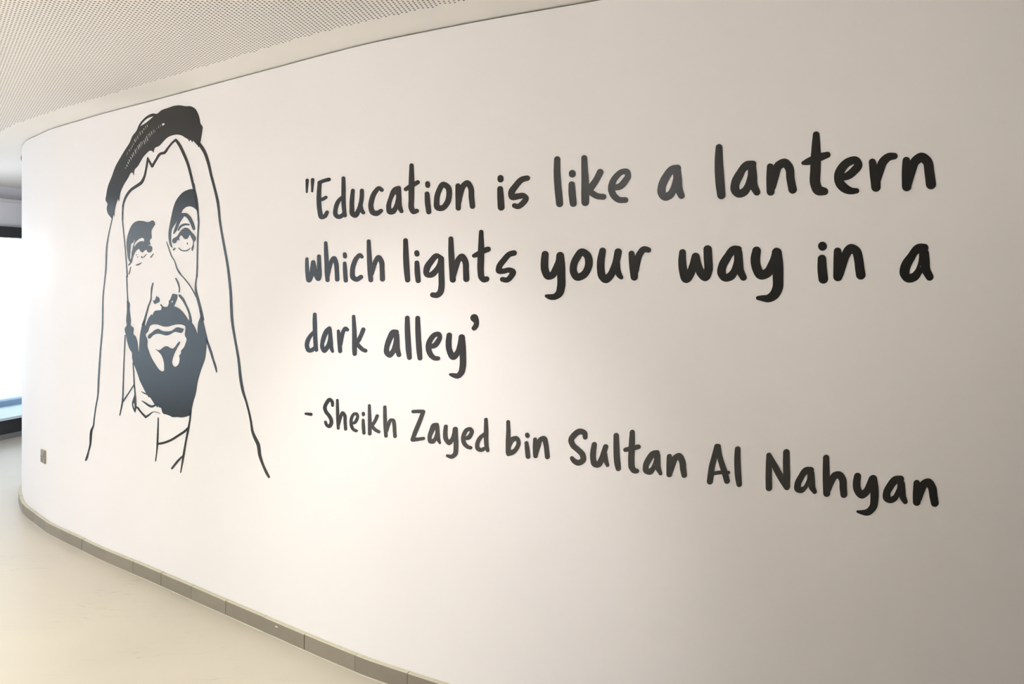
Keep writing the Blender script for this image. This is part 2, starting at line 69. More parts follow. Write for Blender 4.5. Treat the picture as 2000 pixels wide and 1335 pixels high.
[2,[["w",[["67224,17260 -33,-10 -27,-16 -20,-22 -9,-23 11,-490 25,-156 -2,-16 -5,-4 -153,442 -28,27 -37,19 -48,11 -49,-1 -36,-7 -37,-16 -26,-21 -14,-24 -77,-328 -30,-179 -24,93 -21,134 -18,173 -14,252 -9,16 -25,20 -24,11 -37,7 -38,-1 -24,-7 -26,-12 -23,-23 -6,-24 -13,-204 0,-213 10,-150 39,-284 12,-55 23,-55 46,-48 30,-15 31,-10 74,-9 50,4 49,16 48,30 45,47 62,94 37,70 27,78 76,-125 45,-63 42,-39 55,-29 36,-10 36,-5 47,1 36,5 36,12 24,13 27,21 25,31 22,46 24,78 16,100 -7,101 -25,185 -33,481 -13,31 -16,16 -26,16 -54,15"]]],["h",[["67688,17818 -35,-8 -24,-13 -16,-16 -10,-23 -2,-308 6,-216 24,-355 12,-363 22,-177 38,-216 17,-23 27,-19 35,-13 47,-6 35,2 42,13 28,17 19,21 10,31 -8,138 17,31 83,275 78,198 32,68 19,30 27,28 33,-67 13,-38 16,-84 26,-282 15,-282 24,-38 44,-26 57,-12 56,5 34,11 34,22 18,23 9,30 -39,561 -14,99 -22,68 -72,146 -47,61 -41,32 -30,14 -34,9 -46,6 -46,-3 -46,-12 -37,-18 -32,-21 -51,-46 -65,-68 -57,-91 -42,431 -51,416 -15,23 -33,23 -35,11"]]],["i",[["68901,17319 -34,-7 -22,-9 -22,-17 -15,-19 -6,-30 15,-106 15,-30 35,-28 45,-15 44,-2 53,11 35,22 20,30 3,30 -29,106 -16,25 -22,18 -33,15 -33,6"],["68890,16926 -34,-11 -22,-14 -15,-19 -7,-23 1,-309 21,-234 26,-196 9,-23 22,-23 32,-18 33,-9 44,-2 44,8 34,16 23,20 15,31 -36,390 -56,369 -24,26 -33,17 -33,7"]]],["c",[["69807,17266 -42,-8 -42,-15 -75,-42 -121,-87 -73,-74 -58,-81 -79,-148 -35,-90 -29,-127 -14,-232 14,-75 26,-52 51,-53 49,-31 43,-22 108,-38 86,-14 85,4 53,12 53,20 190,97 24,23 13,30 -3,37 -20,29 -35,25 -42,13 -42,2 -42,-8 -53,-20 -106,-49 -43,-15 -42,16 -41,23 -13,15 -8,22 -7,53 2,126 18,104 24,75 32,74 48,96 38,59 49,58 91,81 11,3 42,-31 21,-9 21,-6 31,-2 32,5 31,14 17,15 13,22 1,22 -11,27 -84,85 -30,20 -42,16 -53,7"]]],["h",[["70305,17814 -31,-13 -20,-15 -11,-15 -7,-22 2,-412 13,-339 24,-412 21,-192 44,-272 16,-22 30,-24 30,-12 40,-7 40,2 30,8 33,18 23,22 11,22 4,22 -15,183 39,44 189,444 29,50 43,50 44,-73 18,-65 18,-364 6,-240 5,-22 25,-37 19,-14 29,-14 48,-10 29,1 29,6 29,11 28,21 22,29 7,29 -27,420 0,195 -9,58 -21,66 -28,51 -52,73 -45,52 -35,29 -42,25 -29,11 -58,10 -39,-3 -39,-10 -29,-14 -33,-21 -45,-43 -94,-123 -38,-73 -29,-76 -5,18 -89,925 -16,30 -17,15 -23,12 -40,10"]]]]],
[2,[["l",[["72275,17812 -36,-9 -29,-19 -22,-28 -7,-28 -5,-527 7,-278 10,-200 26,-250 56,-342 18,-34 27,-23 46,-19 45,-4 45,9 39,22 29,35 8,35 -117,1570 -4,21 -9,19 -15,17 -20,15 -47,17"]]],["i",[["72829,17322 -27,-7 -27,-14 -22,-21 -12,-21 -6,-35 16,-78 20,-36 31,-25 45,-16 44,-1 27,6 27,12 25,21 14,21 7,21 1,21 -15,70 -16,36 -34,29 -45,16 -26,3"],["72820,16912 -27,-11 -21,-17 -17,-21 -9,-28 1,-282 15,-184 40,-254 10,-29 23,-28 30,-19 35,-11 44,-2 44,11 36,21 23,29 10,35 -29,344 -46,366 -6,21 -13,22 -36,28 -27,10 -27,5 -26,-1"]]],["g",[["73802,17185 -43,-3 -52,-17 -68,-38 -78,-66 -240,-231 -65,-84 -30,-55 -18,-49 -16,-63 -12,-91 1,-49 14,-57 26,-49 36,-36 35,-24 52,-22 44,-10 78,-8 69,2 69,9 81,25 42,21 51,34 67,59 68,70 6,-483 -21,-152 -18,-70 -18,-27 -20,-21 -32,-25 -25,-12 -146,12 -35,-4 -26,-8 -26,-15 -20,-20 -13,-21 -7,-28 2,-28 14,-28 19,-20 31,-19 26,-8 129,-22 77,-4 43,4 43,10 41,15 53,25 34,21 50,38 52,56 32,55 23,76 22,166 3,55 -25,579 -10,421 -5,28 -16,29 -28,27 -22,12 -26,9 -25,18 -102,57 -68,27 -43,8","73891,16996 5,3 4,-10 -8,-83 -8,-42 -29,-76 -44,-75 -63,-76 -80,-76 -47,-38 -129,-89 -31,24 1,7 43,111 49,83 214,249 47,40"]]],["h",[["74470,17817 -33,-10 -25,-16 -17,-20 -11,-28 -8,-398 3,-193 13,-254 53,-742 8,-35 17,-27 25,-22 33,-17 41,-9 42,1 33,10 33,18 25,26 12,20 7,27 -5,103 89,252 109,293 28,47 38,40 49,-82 17,-68 16,-551 4,-27 9,-20 15,-21 20,-18 24,-14 25,-8 32,-5 32,1 24,6 39,18 26,23 18,31 7,34 -22,365 1,203 -9,62 -17,61 -26,54 -34,55 -43,62 -31,34 -38,32 -41,24 -32,11 -57,8 -32,-3 -41,-11 -41,-19 -33,-23 -44,-41 -56,-60 -30,-41 -34,-63 -6,16 -24,253 -43,577 -15,34 -31,28 -38,16 -25,3"]]],["t",[["75842,18027 -23,-6 -25,-13 -19,-20 -11,-26 -50,-725 -228,-117 -25,-27 -8,-34 5,-20 12,-21 24,-20 24,-9 32,-3 150,15 -12,-302 1,-135 23,-235 14,-68 17,-40 26,-40 42,-47 40,-34 31,-20 39,-17 39,-10 39,-2 62,10 78,23 24,11 23,18 16,20 11,27 3,27 -5,26 -10,20 -16,21 -22,17 -32,13 -38,6 -32,-3 -46,-13 -23,40 -5,34 -12,221 14,308 2,247 8,6 31,12 171,53 28,12 25,20 14,19 8,20 3,27 -8,33 -18,27 -28,23 -39,14 -31,3 -24,-2 -140,-36 -10,218 -27,383 -11,27 -28,28 -34,14"]]],["s",[["77250,17236 -126,-21 -60,-15 -75,-31 -53,-33 -75,-62 -245,-250 -61,-79 -29,-53 -18,-53 -13,-53 -7,-46 1,-33 7,-34 21,-40 19,-20 37,-25 61,-20 76,-5 151,13 158,41 30,-5 20,-8 6,-6 -29,-46 -36,-46 -36,-36 -38,-25 -15,-4 -15,1 -90,17 -46,4 -37,-8 -35,-21 -17,-20 -9,-20 -3,-20 3,-26 8,-20 16,-20 21,-16 23,-10 121,-28 68,-8 37,2 38,9 52,19 45,25 30,21 60,53 95,110 37,59 13,33 7,39 -2,26 -9,35 -10,18 -27,33 -37,26 -37,19 -90,26 -60,10 -45,2 -52,-7 -143,-36 -77,3 11,46 28,46 46,53 96,98 86,97 50,51 38,28 37,17 156,28 30,16 22,22 15,29 4,27 -4,27 -12,26 -18,22 -27,18 -32,12"]]]]],
[2,[["y",[["78493,17191 -36,-9 -28,-16 -27,-25 -15,-25 -8,-26 -34,-225 -8,-193 7,-123 10,-52 12,-38 45,-117 19,-38 27,-45 33,-39 32,-26 27,-18 43,-16 28,-7 35,-3 50,4 63,15 56,21 49,25 61,49 30,36 21,34 4,-7 6,-223 -4,-121 -25,-172 -20,-64 -24,-34 -42,-39 -28,-18 -21,-10 -28,-4 -112,-3 -134,-8 -15,-3 -21,-12 -11,-13 -8,-20 0,-19 7,-19 19,-18 85,-53 42,-18 29,-9 63,-12 63,-3 56,2 63,11 77,25 63,31 62,42 38,33 33,39 30,51 32,82 19,83 22,121 7,108 -8,241 -2,222 -10,191 -41,324 -12,32 -25,32 -34,26 -42,15 -41,4 -42,-7 -35,-16 -35,-29 -18,-27 -10,-26 -19,-172 -14,-51 -19,-50 -155,-306 -21,-26 -31,-15 -7,8 -6,14 -29,83 -9,33 -6,45 -1,211 16,244 -4,32 -9,26 -13,19 -17,19 -19,14 -23,12 -29,8"]]],["o",[["79907,17251 -48,-12 -27,-11 -40,-26 -28,-24 -59,-69 -85,-120 -53,-86 -42,-88 -32,-94 -21,-114 -5,-108 9,-76 25,-76 32,-63 48,-70 31,-31 29,-24 55,-29 61,-14 55,-1 47,7 88,26 48,20 61,33 40,27 41,35 34,37 47,63 27,44 36,68 38,100 17,68 7,44 4,81 -6,75 -7,44 -24,87 -19,44 -31,51 -26,32 -33,31 -58,45 -47,28 -40,20 -48,16 -47,10","79951,16986 3,3 21,-13 40,-35 16,-25 10,-25 10,-51 7,-81 -2,-50 -11,-63 -13,-44 -22,-50 -29,-50 -34,-43 -27,-26 -27,-18 -54,-25 -34,-10 -7,2 -6,8 -21,34 -17,36 -8,31 -2,63 6,51 9,50 22,63 35,69"]]],["u",[["80674,17262 -28,-12 -25,-18 -15,-18 -12,-25 -50,-179 -18,-75 -15,-87 -10,-93 -4,-149 16,-224 15,-75 15,-44 23,-43 21,-31 40,-50 41,-41 36,-27 34,-19 29,-10 40,-9 53,2 26,5 47,19 39,25 66,58 62,71 28,36 23,37 31,62 20,-38 34,-49 29,-30 28,-22 65,-39 20,-8 32,0 26,11 13,11 11,16 6,18 1,18 -5,19 -57,128 -34,111 -12,86 -11,196 26,104 42,208 -3,43 -17,37 -21,25 -30,21 -32,12 -33,4 -32,-3 -33,-12 -28,-19 -21,-24 -10,-18 -8,-25 -34,-196 -15,-74 -28,-98 -33,-94 -69,-158 -37,-74 -30,-43 -62,-63 -7,4 -19,29 -12,37 -18,173 -3,81 2,87 12,142 39,253 -1,31 -7,25 -12,23 -19,21 -18,12 -23,12 -26,6 -27,1"]]],["r",[["82228,17283 -38,-2 -49,-14 -43,-23 -37,-30 -52,-59 -59,-84 -25,-42 -33,-73 -22,104 -6,18 -23,31 -26,18 -19,8 -26,4 -26,-2 -19,-5 -19,-10 -20,-16 -14,-18 -8,-18 -5,-31 12,-305 17,-165 44,-341 9,-31 20,-30 28,-24 32,-15 26,-5 25,-1 26,5 19,6 19,11 21,17 15,18 12,24 8,36 2,146 20,30 9,24 41,212 50,205 26,72 28,48 47,66 32,29 107,-14 32,2 25,10 19,13 13,16 12,23 4,25 -4,30 -13,25 -23,24 -21,12 -100,35 -32,7"]]]]],
[2,[["w",[["84340,17268 -41,-13 -35,-27 -25,-34 -8,-23 -5,-23 10,-344 22,-239 -3,-64 -9,-36 -15,25 -22,47 -47,134 -19,70 -39,187 -10,29 -21,30 -26,23 -36,16 -35,6 -36,-3 -36,-13 -29,-22 -24,-32 -9,-24 -59,-228 -54,-169 -27,-68 -6,8 -7,25 -18,106 -17,212 -7,229 -9,36 -14,23 -24,23 -30,16 -30,6 -30,-2 -30,-10 -24,-17 -18,-21 -11,-21 -6,-23 -22,-183 -6,-77 -1,-130 9,-136 13,-88 31,-154 25,-95 17,-41 14,-24 27,-36 30,-25 24,-13 36,-13 24,-5 24,-1 24,3 24,6 36,16 24,16 26,23 25,29 44,65 67,122 34,91 37,-85 26,-41 36,-47 42,-48 30,-28 35,-26 35,-19 30,-10 35,-5 29,1 23,6 35,14 24,15 30,30 16,21 19,31 16,34 27,76 30,110 9,69 0,110 -12,151 -17,370 -6,29 -11,24 -15,23 -22,22 -24,15 -29,11 -29,4"]]],["a",[["85191,17234 -66,-22 -53,-33 -45,-42 -34,-42 -67,-103 -96,-131 -54,-84 -23,-43 -23,-50 -35,-115 -18,-81 -4,-40 -1,-41 7,-57 9,-35 13,-32 16,-32 29,-46 47,-53 28,-24 29,-17 52,-19 57,-7 40,2 34,6 73,22 57,27 45,32 35,36 27,38 40,69 6,0 104,-159 19,-19 22,-12 23,-7 22,-1 23,3 20,8 19,12 16,16 11,17 9,23 3,34 -5,28 -68,160 -14,39 -9,40 -7,57 -9,165 -25,296 -8,34 -15,29 4,40 -7,34 -12,23 -15,17 -17,13 -23,10 -107,18 -45,2","85207,16942 2,0 3,-120 -8,-86 -19,-86 -40,-125 -19,-40 -24,-40 -39,-46 -47,-39 -57,-27 -10,61 -2,52 6,40 8,35 26,68 20,40 56,91 66,126 27,39"]]],["y",[["85882,17191 -28,-9 -27,-18 -23,-23 -16,-28 -42,-163 -17,-102 -2,-51 0,-79 4,-51 12,-79 23,-91 49,-131 18,-39 27,-46 33,-45 16,-17 34,-28 27,-16 49,-19 44,-6 49,2 44,9 40,13 58,25 68,42 38,33 40,45 7,-274 -5,-89 -10,-45 -14,-45 -19,-45 -22,-39 -23,-31 -27,-29 -44,-35 -27,-13 -33,-5 -120,-8 -132,-26 -20,-14 -12,-17 -7,-22 1,-23 7,-17 7,-11 24,-17 225,-60 54,-9 44,-3 38,3 65,15 70,28 60,35 59,47 38,40 42,63 34,67 36,95 16,60 8,56 5,94 -3,128 2,244 -2,106 -13,200 -37,301 -16,39 -25,34 -31,24 -43,19 -33,6 -37,-3 -37,-15 -28,-22 -28,-38 -14,-34 -6,-27 -1,-34 -9,-45 -15,-55 -19,-56 -32,-78 -78,-167 -27,-50 -26,-33 -33,-20 -33,-12 -22,40 -35,93 -13,51 -7,51 -3,67 2,96 22,191 -1,28 -5,23 -10,23 -15,22 -17,18 -22,16 -22,10 -22,6 -27,2"]]]]],
[2,[["i",[["87826,17295 -21,-8 -22,-14 -16,-15 -15,-22 -10,-21 -6,-28 -1,-27 4,-27 12,-33 13,-22 16,-19 20,-16 21,-10 25,-7 26,-1 25,4 26,11 18,13 16,16 14,21 9,22 6,27 0,27 -4,22 -11,32 -12,22 -16,19 -20,17 -21,11 -25,8 -26,2"],["87821,16903 -31,-11 -31,-22 -22,-31 -12,-38 -9,-250 1,-82 4,-82 25,-234 4,-21 8,-22 12,-21 14,-17 32,-26 35,-15 41,-3 26,5 25,10 21,13 21,21 15,22 12,27 6,27 1,33 -32,303 -21,298 -4,22 -7,21 -13,22 -14,17 -20,17 -21,11 -20,6 -26,2"]]],["n",[["88633,17209 -34,-9 -25,-12 -38,-26 -31,-32 -35,-48 -25,-42 -40,-82 -5,-3 -6,64 -11,33 -10,16 -14,17 -14,11 -20,10 -20,6 -25,2 -20,-3 -20,-8 -16,-10 -17,-16 -11,-16 -10,-22 -6,-32 -8,-259 -8,-518 8,-37 19,-38 26,-27 33,-19 20,-6 25,-2 25,3 20,6 20,10 17,13 15,16 14,22 9,21 9,32 14,22 9,21 146,492 13,32 43,80 29,49 5,1 20,-16 7,-9 8,-21 6,-27 32,-203 17,-182 26,-197 7,-27 9,-21 24,-32 27,-21 33,-14 39,-3 34,9 34,20 25,27 18,35 7,32 1,31 -30,191 -20,186 -36,224 -11,48 -16,48 -24,48 -31,43 -29,29 -44,35 -49,29 -40,17 -29,8 -25,3"]]]]],
[2,[["a",[["90465,17182 -23,-5 -55,-25 -42,-31 -41,-44 -33,-45 -81,-135 -80,-107 -53,-78 -28,-51 -18,-42 -21,-62 -24,-104 -6,-68 3,-52 5,-31 10,-31 15,-37 16,-31 39,-57 23,-26 25,-21 45,-26 42,-11 33,-2 37,3 32,6 51,17 32,15 28,16 34,28 31,36 23,35 50,99 18,31 28,-57 73,-127 18,-21 23,-16 18,-7 23,-3 23,2 19,7 17,11 18,19 13,22 8,20 4,36 -6,36 -67,154 -11,36 -5,26 -4,46 -3,149 -20,241 -9,38 -19,34 11,26 5,25 -1,31 -6,26 -13,25 -13,18 -19,16 -22,12 -19,4 -87,10 -41,0","90463,16904 3,-1 -1,-113 -9,-88 -17,-87 -14,-46 -27,-78 -20,-41 -22,-36 -43,-55 -18,-17 -28,-17 -42,-10 -3,7 3,51 6,63 18,67 27,72 18,41 62,119 49,107 23,31","90506,16557 2,-5 4,-41 -1,-7 -14,7 -4,5"]]]]],
[3,[["d",[["66969,14740 -37,-8 -36,-18 -23,-24 -9,-23 -18,-228 -4,-133 16,-351 -223,-149 -106,-90 -69,-67 -62,-73 -45,-73 -30,-72 -19,-72 -5,-80 11,-62 33,-85 38,-61 36,-36 50,-29 49,-18 87,-10 98,6 122,25 85,36 61,44 12,0 20,-25 40,-18 36,-5 49,5 28,11 27,17 14,16 10,24 -46,511 -28,690 -25,358 -14,30 -30,23 -45,14","66851,13721 9,6 9,-6 2,-7 22,-320 16,-116 -110,-72 -37,-19 -49,-12 -61,-7 -31,41 -25,69 2,48 15,55 44,104 39,65 71,89"]]],["a",[["67917,14172 -47,-15 -143,-78 -56,-39 -69,-66 -72,-99 -78,-138 -35,-79 -37,-110 -38,-211 3,-70 12,-46 45,-75 68,-73 32,-22 39,-17 71,-13 36,1 47,9 35,13 39,21 66,58 77,80 40,50 58,-90 69,-84 23,-17 34,-9 47,4 37,17 16,16 8,16 -1,23 -49,157 -15,213 -72,540 -12,22 -16,15 0,23 -8,23 -27,28 -23,12 -34,10 -35,3","67868,13869 2,5 2,-5 10,-92 -3,-76 -19,-78 -39,-125 -39,-78 -41,-56 -50,-49 -67,-36 -18,94 7,39 14,39 125,244 57,95"]]],["r",[["68967,14203 -33,-4 -33,-9 -43,-22 -39,-31 -41,-47 -67,-93 -56,-109 -37,128 -10,15 -20,16 -46,12 -45,-3 -22,-8 -23,-14 -21,-32 16,-342 65,-528 8,-22 22,-24 34,-16 34,-7 45,2 45,13 34,22 21,30 5,23 -12,233 28,39 63,237 59,199 32,76 60,81 11,0 55,-21 22,-2 33,3 33,10 22,13 17,16 11,23 -2,30 -14,22 -78,57 -27,14 -37,14 -35,6"]]],["k",[["69447,14706 -33,-10 -25,-16 -18,-23 -5,-22 12,-725 -2,-598 13,-141 14,-104 8,-22 17,-21 29,-18 33,-10 43,-2 43,8 32,14 31,27 14,23 4,22 10,291 5,6 81,-62 115,-75 79,-38 73,-20 113,-23 51,3 31,10 31,21 17,22 8,30 -7,29 -29,29 -30,13 -113,24 -51,19 -137,90 -108,76 0,8 67,71 52,69 140,226 99,180 7,30 -8,29 -16,22 -19,14 -26,11 -31,7 -31,1 -31,-5 -31,-12 -24,-15 -26,-31 -88,-173 -53,-91 -105,-152 -9,6 -18,289 -80,638 -13,22 -30,20 -32,9"]]]]],
[3,[["a",[["71645,14166 -65,-24 -58,-38 -51,-52 -35,-52 -127,-236 -47,-103 -45,-139 -37,-183 -1,-80 10,-43 25,-49 24,-28 46,-41 61,-39 66,-25 57,-7 37,4 47,11 37,17 37,24 76,71 91,109 61,-137 22,-25 27,-16 28,-7 27,-2 28,3 27,9 28,16 17,17 18,37 -1,28 -53,169 -17,86 -9,249 -23,278 -10,29 -22,27 -1,8 14,36 -4,35 -12,22 -16,16 -28,16 -28,8 -138,10 -37,-2","71689,13865 2,4 5,-4 8,-28 5,-36 -2,-36 -30,-130 -29,-95 -46,-117 -22,-43 -40,-53 -54,-53 -9,-2 -30,72 0,36 11,44 66,154 80,147"]]],["l",[["72363,14739 -36,-11 -29,-19 -21,-29 -7,-29 -12,-328 0,-178 8,-184 29,-455 10,-106 16,-106 59,-246 18,-28 28,-19 36,-12 36,-1 45,12 35,23 23,29 8,36 -17,296 -65,777 -29,495 -11,36 -16,20 -18,13 -45,15"]]],["l",[["72867,14740 -26,-11 -27,-20 -19,-28 -6,-29 -4,-324 4,-226 13,-246 25,-331 24,-203 52,-266 18,-27 27,-20 34,-11 45,-2 44,13 33,22 22,29 8,36 -12,259 -50,532 -53,778 -6,21 -13,21 -35,26 -45,12 -26,0"]]],["e",[["73818,14150 -69,-14 -43,-13 -68,-32 -78,-56 -58,-55 -46,-51 -56,-72 -60,-107 -26,-71 -10,-42 -10,-84 7,-112 23,-83 36,-75 61,-87 48,-48 33,-26 92,-54 44,-18 51,-15 35,-7 51,-2 129,13 25,6 20,9 23,18 17,25 6,28 -6,28 -20,26 -31,18 -34,7 -120,1 -35,14 -48,31 -37,33 -39,54 -34,68 -20,69 6,5 121,21 77,23 69,37 40,31 30,29 41,49 76,118 39,81 10,35 5,35 -6,62 -18,55 -25,40 -29,27 -44,22 -42,9 -52,3","73807,13949 45,7 7,-5 5,-14 -17,-28 -108,-136 -46,-51 -40,-29 -67,-28 -4,4 30,71 51,78 78,89 34,27"]]],["y",[["74384,14134 -33,-13 -23,-16 -19,-22 -11,-21 -34,-173 -12,-111 -1,-137 7,-83 10,-55 27,-88 54,-128 52,-90 50,-54 43,-28 29,-12 28,-6 57,-5 34,4 44,15 63,36 27,23 49,50 71,88 6,-9 5,-198 -1,-95 -5,-75 -26,-172 -23,-70 -36,-49 -36,-37 -15,-10 -8,-2 -140,4 -166,-14 -23,-12 -14,-14 -6,-14 -1,-21 11,-20 16,-12 96,-43 87,-28 66,-16 58,-8 49,0 41,6 49,15 33,15 40,25 57,45 64,67 27,35 26,49 26,76 15,69 21,117 8,102 -6,373 -16,270 -41,345 -15,33 -25,27 -35,19 -41,10 -40,0 -41,-10 -35,-19 -30,-28 -13,-21 -9,-28 -1,-48 -36,-192 -65,-214 -18,-42 -29,-49 -46,-50 -22,-20 -8,-2 -36,60 -34,67 -12,34 -12,61 -5,75 0,151 17,220 -3,28 -19,33 -37,28 -25,10 -25,4"]]],["q",[["75524,14865 -32,-8 -24,-10 -24,-15 -24,-21 -29,-43 -9,-28 -2,-27 8,-40 24,-40 48,-40 58,-32 14,-20 5,-27 -5,-27 -32,-53 -49,-57 -10,-20 -3,-28 9,-33 23,-26 38,-19 40,-4 32,6 29,14 64,49 36,41 29,51 18,52 10,47 2,60 -8,74 -9,40 -28,80 -25,47 -39,33 -40,18 -47,9"]]]]],
[4,[["dash",[["66336,10328 -34,-22 -12,-17 -4,-16 4,-15 13,-15 20,-10 25,-5 371,-9 36,7 28,11 26,19 19,25 3,32 -12,22 -27,18 -37,9 -382,-25"]]]]],
[4,[["S",[["67939,11120 -35,-9 -35,-14 -58,-36 -64,-58 -82,-92 -63,-83 -41,-73 -21,-72 -2,-39 3,-30 19,-53 61,-94 47,-49 158,-107 73,-69 48,-64 18,-68 -6,-61 -26,-42 -29,-28 -46,12 -24,12 -61,95 -19,13 -25,8 -47,-1 -23,-6 -27,-14 -19,-17 -10,-17 1,-30 54,-102 18,-22 41,-31 47,-25 59,-23 58,-11 58,1 58,14 50,24 43,32 43,46 34,50 24,48 11,62 -4,53 -31,96 -52,71 -106,100 -136,91 -48,49 -28,43 -17,37 -6,30 7,39 23,48 33,50 84,99 53,55 12,3 10,-5 49,-34 12,-29 13,-106 20,-21 34,-13 23,-2 34,6 31,13 21,17 13,24 3,92 -3,45 -21,52 -39,42 -45,34 -51,28 -46,15 -47,6"]]],["h",[["68451,11121 -23,-7 -26,-14 -15,-17 -7,-16 -7,-297 2,-243 9,-212 17,-196 31,-263 9,-14 19,-13 25,-8 22,-2 34,6 23,8 22,16 15,18 6,23 -2,121 18,17 10,17 80,220 87,188 11,-2 18,-23 18,-59 3,-195 35,-306 16,-21 25,-12 40,-5 33,5 27,11 24,18 13,16 6,23 -25,328 4,166 -8,52 -15,36 -48,61 -44,36 -40,26 -27,12 -33,8 -33,2 -34,-6 -45,-15 -49,-38 -46,-73 -34,-71 -6,-20 -43,675 -13,21 -22,14 -23,5"]]],["e",[["69533,10660 -65,-18 -43,-20 -33,-21 -51,-50 -61,-88 -33,-63 -21,-70 -11,-84 3,-104 18,-81 24,-50 46,-62 54,-49 50,-29 50,-17 138,-24 32,0 42,13 21,14 16,17 11,31 -10,28 -17,15 -21,9 -124,18 -37,15 -26,23 -32,42 -20,35 -15,43 7,4 97,20 54,19 43,25 45,40 43,56 55,102 26,70 4,52 -9,36 -20,43 -23,27 -26,20 -31,14 -53,8 -54,-2","69536,10526 40,9 26,-3 22,-28 1,-14 -6,-16 -85,-142 -31,-41 -24,-18 -65,-20 -8,6 3,52 8,46 17,46 54,80 23,26"]]],["i",[["70024,10728 -41,-17 -27,-27 -7,-23 8,-73 12,-22 24,-16 31,-8 31,1 31,9 31,21 16,24 3,30 -15,65 -15,19 -20,12 -21,6"],["70014,10438 -21,-7 -21,-12 -16,-16 -10,-24 -2,-192 5,-103 38,-263 16,-19 21,-11 21,-5 31,0 30,8 31,19 17,19 9,23 -22,293 -29,255 -15,21 -21,12 -31,5"]]],["k",[["70369,11071 -20,-7 -22,-13 -14,-16 -8,-23 -4,-434 7,-727 10,-29 21,-18 30,-12 41,-2 30,7 30,14 25,23 13,23 6,221 6,14 75,-64 64,-36 67,-24 149,-42 39,1 39,14 29,27 10,35 -10,28 -19,16 -156,53 -56,24 -51,31 -67,52 96,105 88,125 87,183 3,22 -7,21 -25,23 -38,12 -30,-1 -19,-5 -40,-22 -18,-23 -57,-122 -34,-62 -54,-71 -65,-73 -4,1 -5,14 -49,699 -12,20 -20,14 -30,6"]]],["h",[["71227,11092 -28,-7 -29,-15 -20,-21 -9,-30 -1,-341 10,-332 15,-202 34,-308 9,-15 19,-16 19,-8 28,-3 29,3 28,10 23,16 14,16 11,30 -7,144 22,24 9,15 74,202 81,181 17,25 19,2 9,-9 7,-21 28,-170 9,-171 20,-221 19,-27 28,-15 37,-4 37,8 28,15 19,18 12,23 3,22 -23,205 -7,200 -24,156 -12,42 -24,41 -29,26 -26,13 -37,11 -28,2 -55,-3 -47,-8 -28,-10 -38,-18 -41,-36 -39,-61 -33,-80 -8,4 -20,265 -18,382 -8,21 -21,19 -29,10"]]]]],
[4,[["Z",[["72855,11057 -178,-24 -26,-7 -19,-9 -19,-16 -11,-15 -7,-22 3,-28 15,-20 20,-13 27,-7 26,0 249,28 97,5 10,-4 -152,-316 -176,-348 -59,-133 -101,-251 -3,-43 10,-28 28,-25 44,-10 27,2 249,50 290,72 27,11 17,13 12,15 8,22 -2,28 -14,20 -21,13 -35,6 -265,-52 -134,-20 302,613 175,415 7,29 -6,27 -18,24 -24,15 -29,7 -202,-9"]]],["a",[["73718,10616 -51,-15 -61,-36 -40,-41 -25,-37 -18,-36 -39,-109 -57,-138 -26,-79 -13,-85 2,-98 9,-57 9,-25 18,-26 42,-30 35,-10 43,-5 78,5 60,16 51,29 26,23 24,30 36,64 44,-56 75,-75 27,-8 25,3 17,7 15,14 8,14 2,14 -40,155 -43,474 -7,20 -18,26 3,21 -4,20 -20,26 -22,12 -19,5 -26,0","73761,10376 6,-14 -1,-104 -7,-35 -22,-65 -39,-94 -21,-37 -32,-31 -47,-25 -9,5 -5,49 4,28 12,36 47,95"]]],["y",[["74236,10595 -24,-10 -18,-13 -24,-33 -38,-210 -5,-132 2,-76 11,-67 14,-40 15,-27 37,-51 48,-50 57,-41 50,-18 42,-2 25,2 42,13 25,14 50,41 74,95 5,-94 -10,-275 -8,-49 -13,-28 -21,-23 -29,-24 -32,-20 -25,-12 -33,-2 -108,4 -34,-7 -19,-11 -15,-15 -10,-22 0,-21 9,-19 18,-14 117,-38 67,-9 33,2 42,8 41,15 58,29 58,41 41,36 42,55 20,43 11,42 10,83 9,253 -32,577 -9,20 -18,21 -25,14 -33,8 -33,-2 -41,-11 -25,-12 -26,-23 -19,-36 -19,-139 -21,-84 -20,-64 -25,-57 -18,-29 -59,-76 -9,0 -34,38 -21,33 -14,60 -7,158 16,214 -3,21 -15,26 -28,18 -36,7"]]],["e",[["75286,10593 -72,-26 -60,-33 -54,-49 -45,-63 -54,-100 -29,-84 -14,-83 5,-88 15,-67 28,-65 43,-57 60,-50 70,-38 59,-20 64,-8 80,-2 24,3 32,14 16,14 10,14 6,14 1,21 -9,26 -13,12 -19,10 -80,15 -40,12 -39,19 -26,18 -28,25 -20,25 -19,39 -14,52 9,4 73,3 56,11 40,17 31,20 28,23 21,22 32,44 54,99 26,70 4,55 -8,32 -24,39 -30,31 -36,24 -26,10 -40,7 -32,-1","75310,10439 32,7 25,-15 -60,-93 -33,-44 -32,-30 -20,-10 -49,-14 0,10 18,50 46,85 33,36"]]],["d",[["76043,11009 -18,-10 -17,-14 -10,-15 -8,-20 -14,-484 -176,-130 -32,-28 -47,-54 -36,-50 -43,-74 -33,-82 -12,-48 -6,-61 0,-68 9,-46 15,-32 27,-30 47,-28 56,-15 55,-6 55,2 39,8 32,12 55,29 70,45 37,-55 17,-12 24,-6 31,3 23,11 23,22 10,21 0,21 -28,143 -10,113 -6,180 4,220 -2,100 -27,392 -11,26 -23,18 -31,8","75969,10285 4,3 3,-3 9,-240 15,-105 -4,-5 -109,-56 -24,-8 -24,1 -39,10 -12,9 -6,33 -1,41 9,61 26,62 53,87 39,50"]]]]],
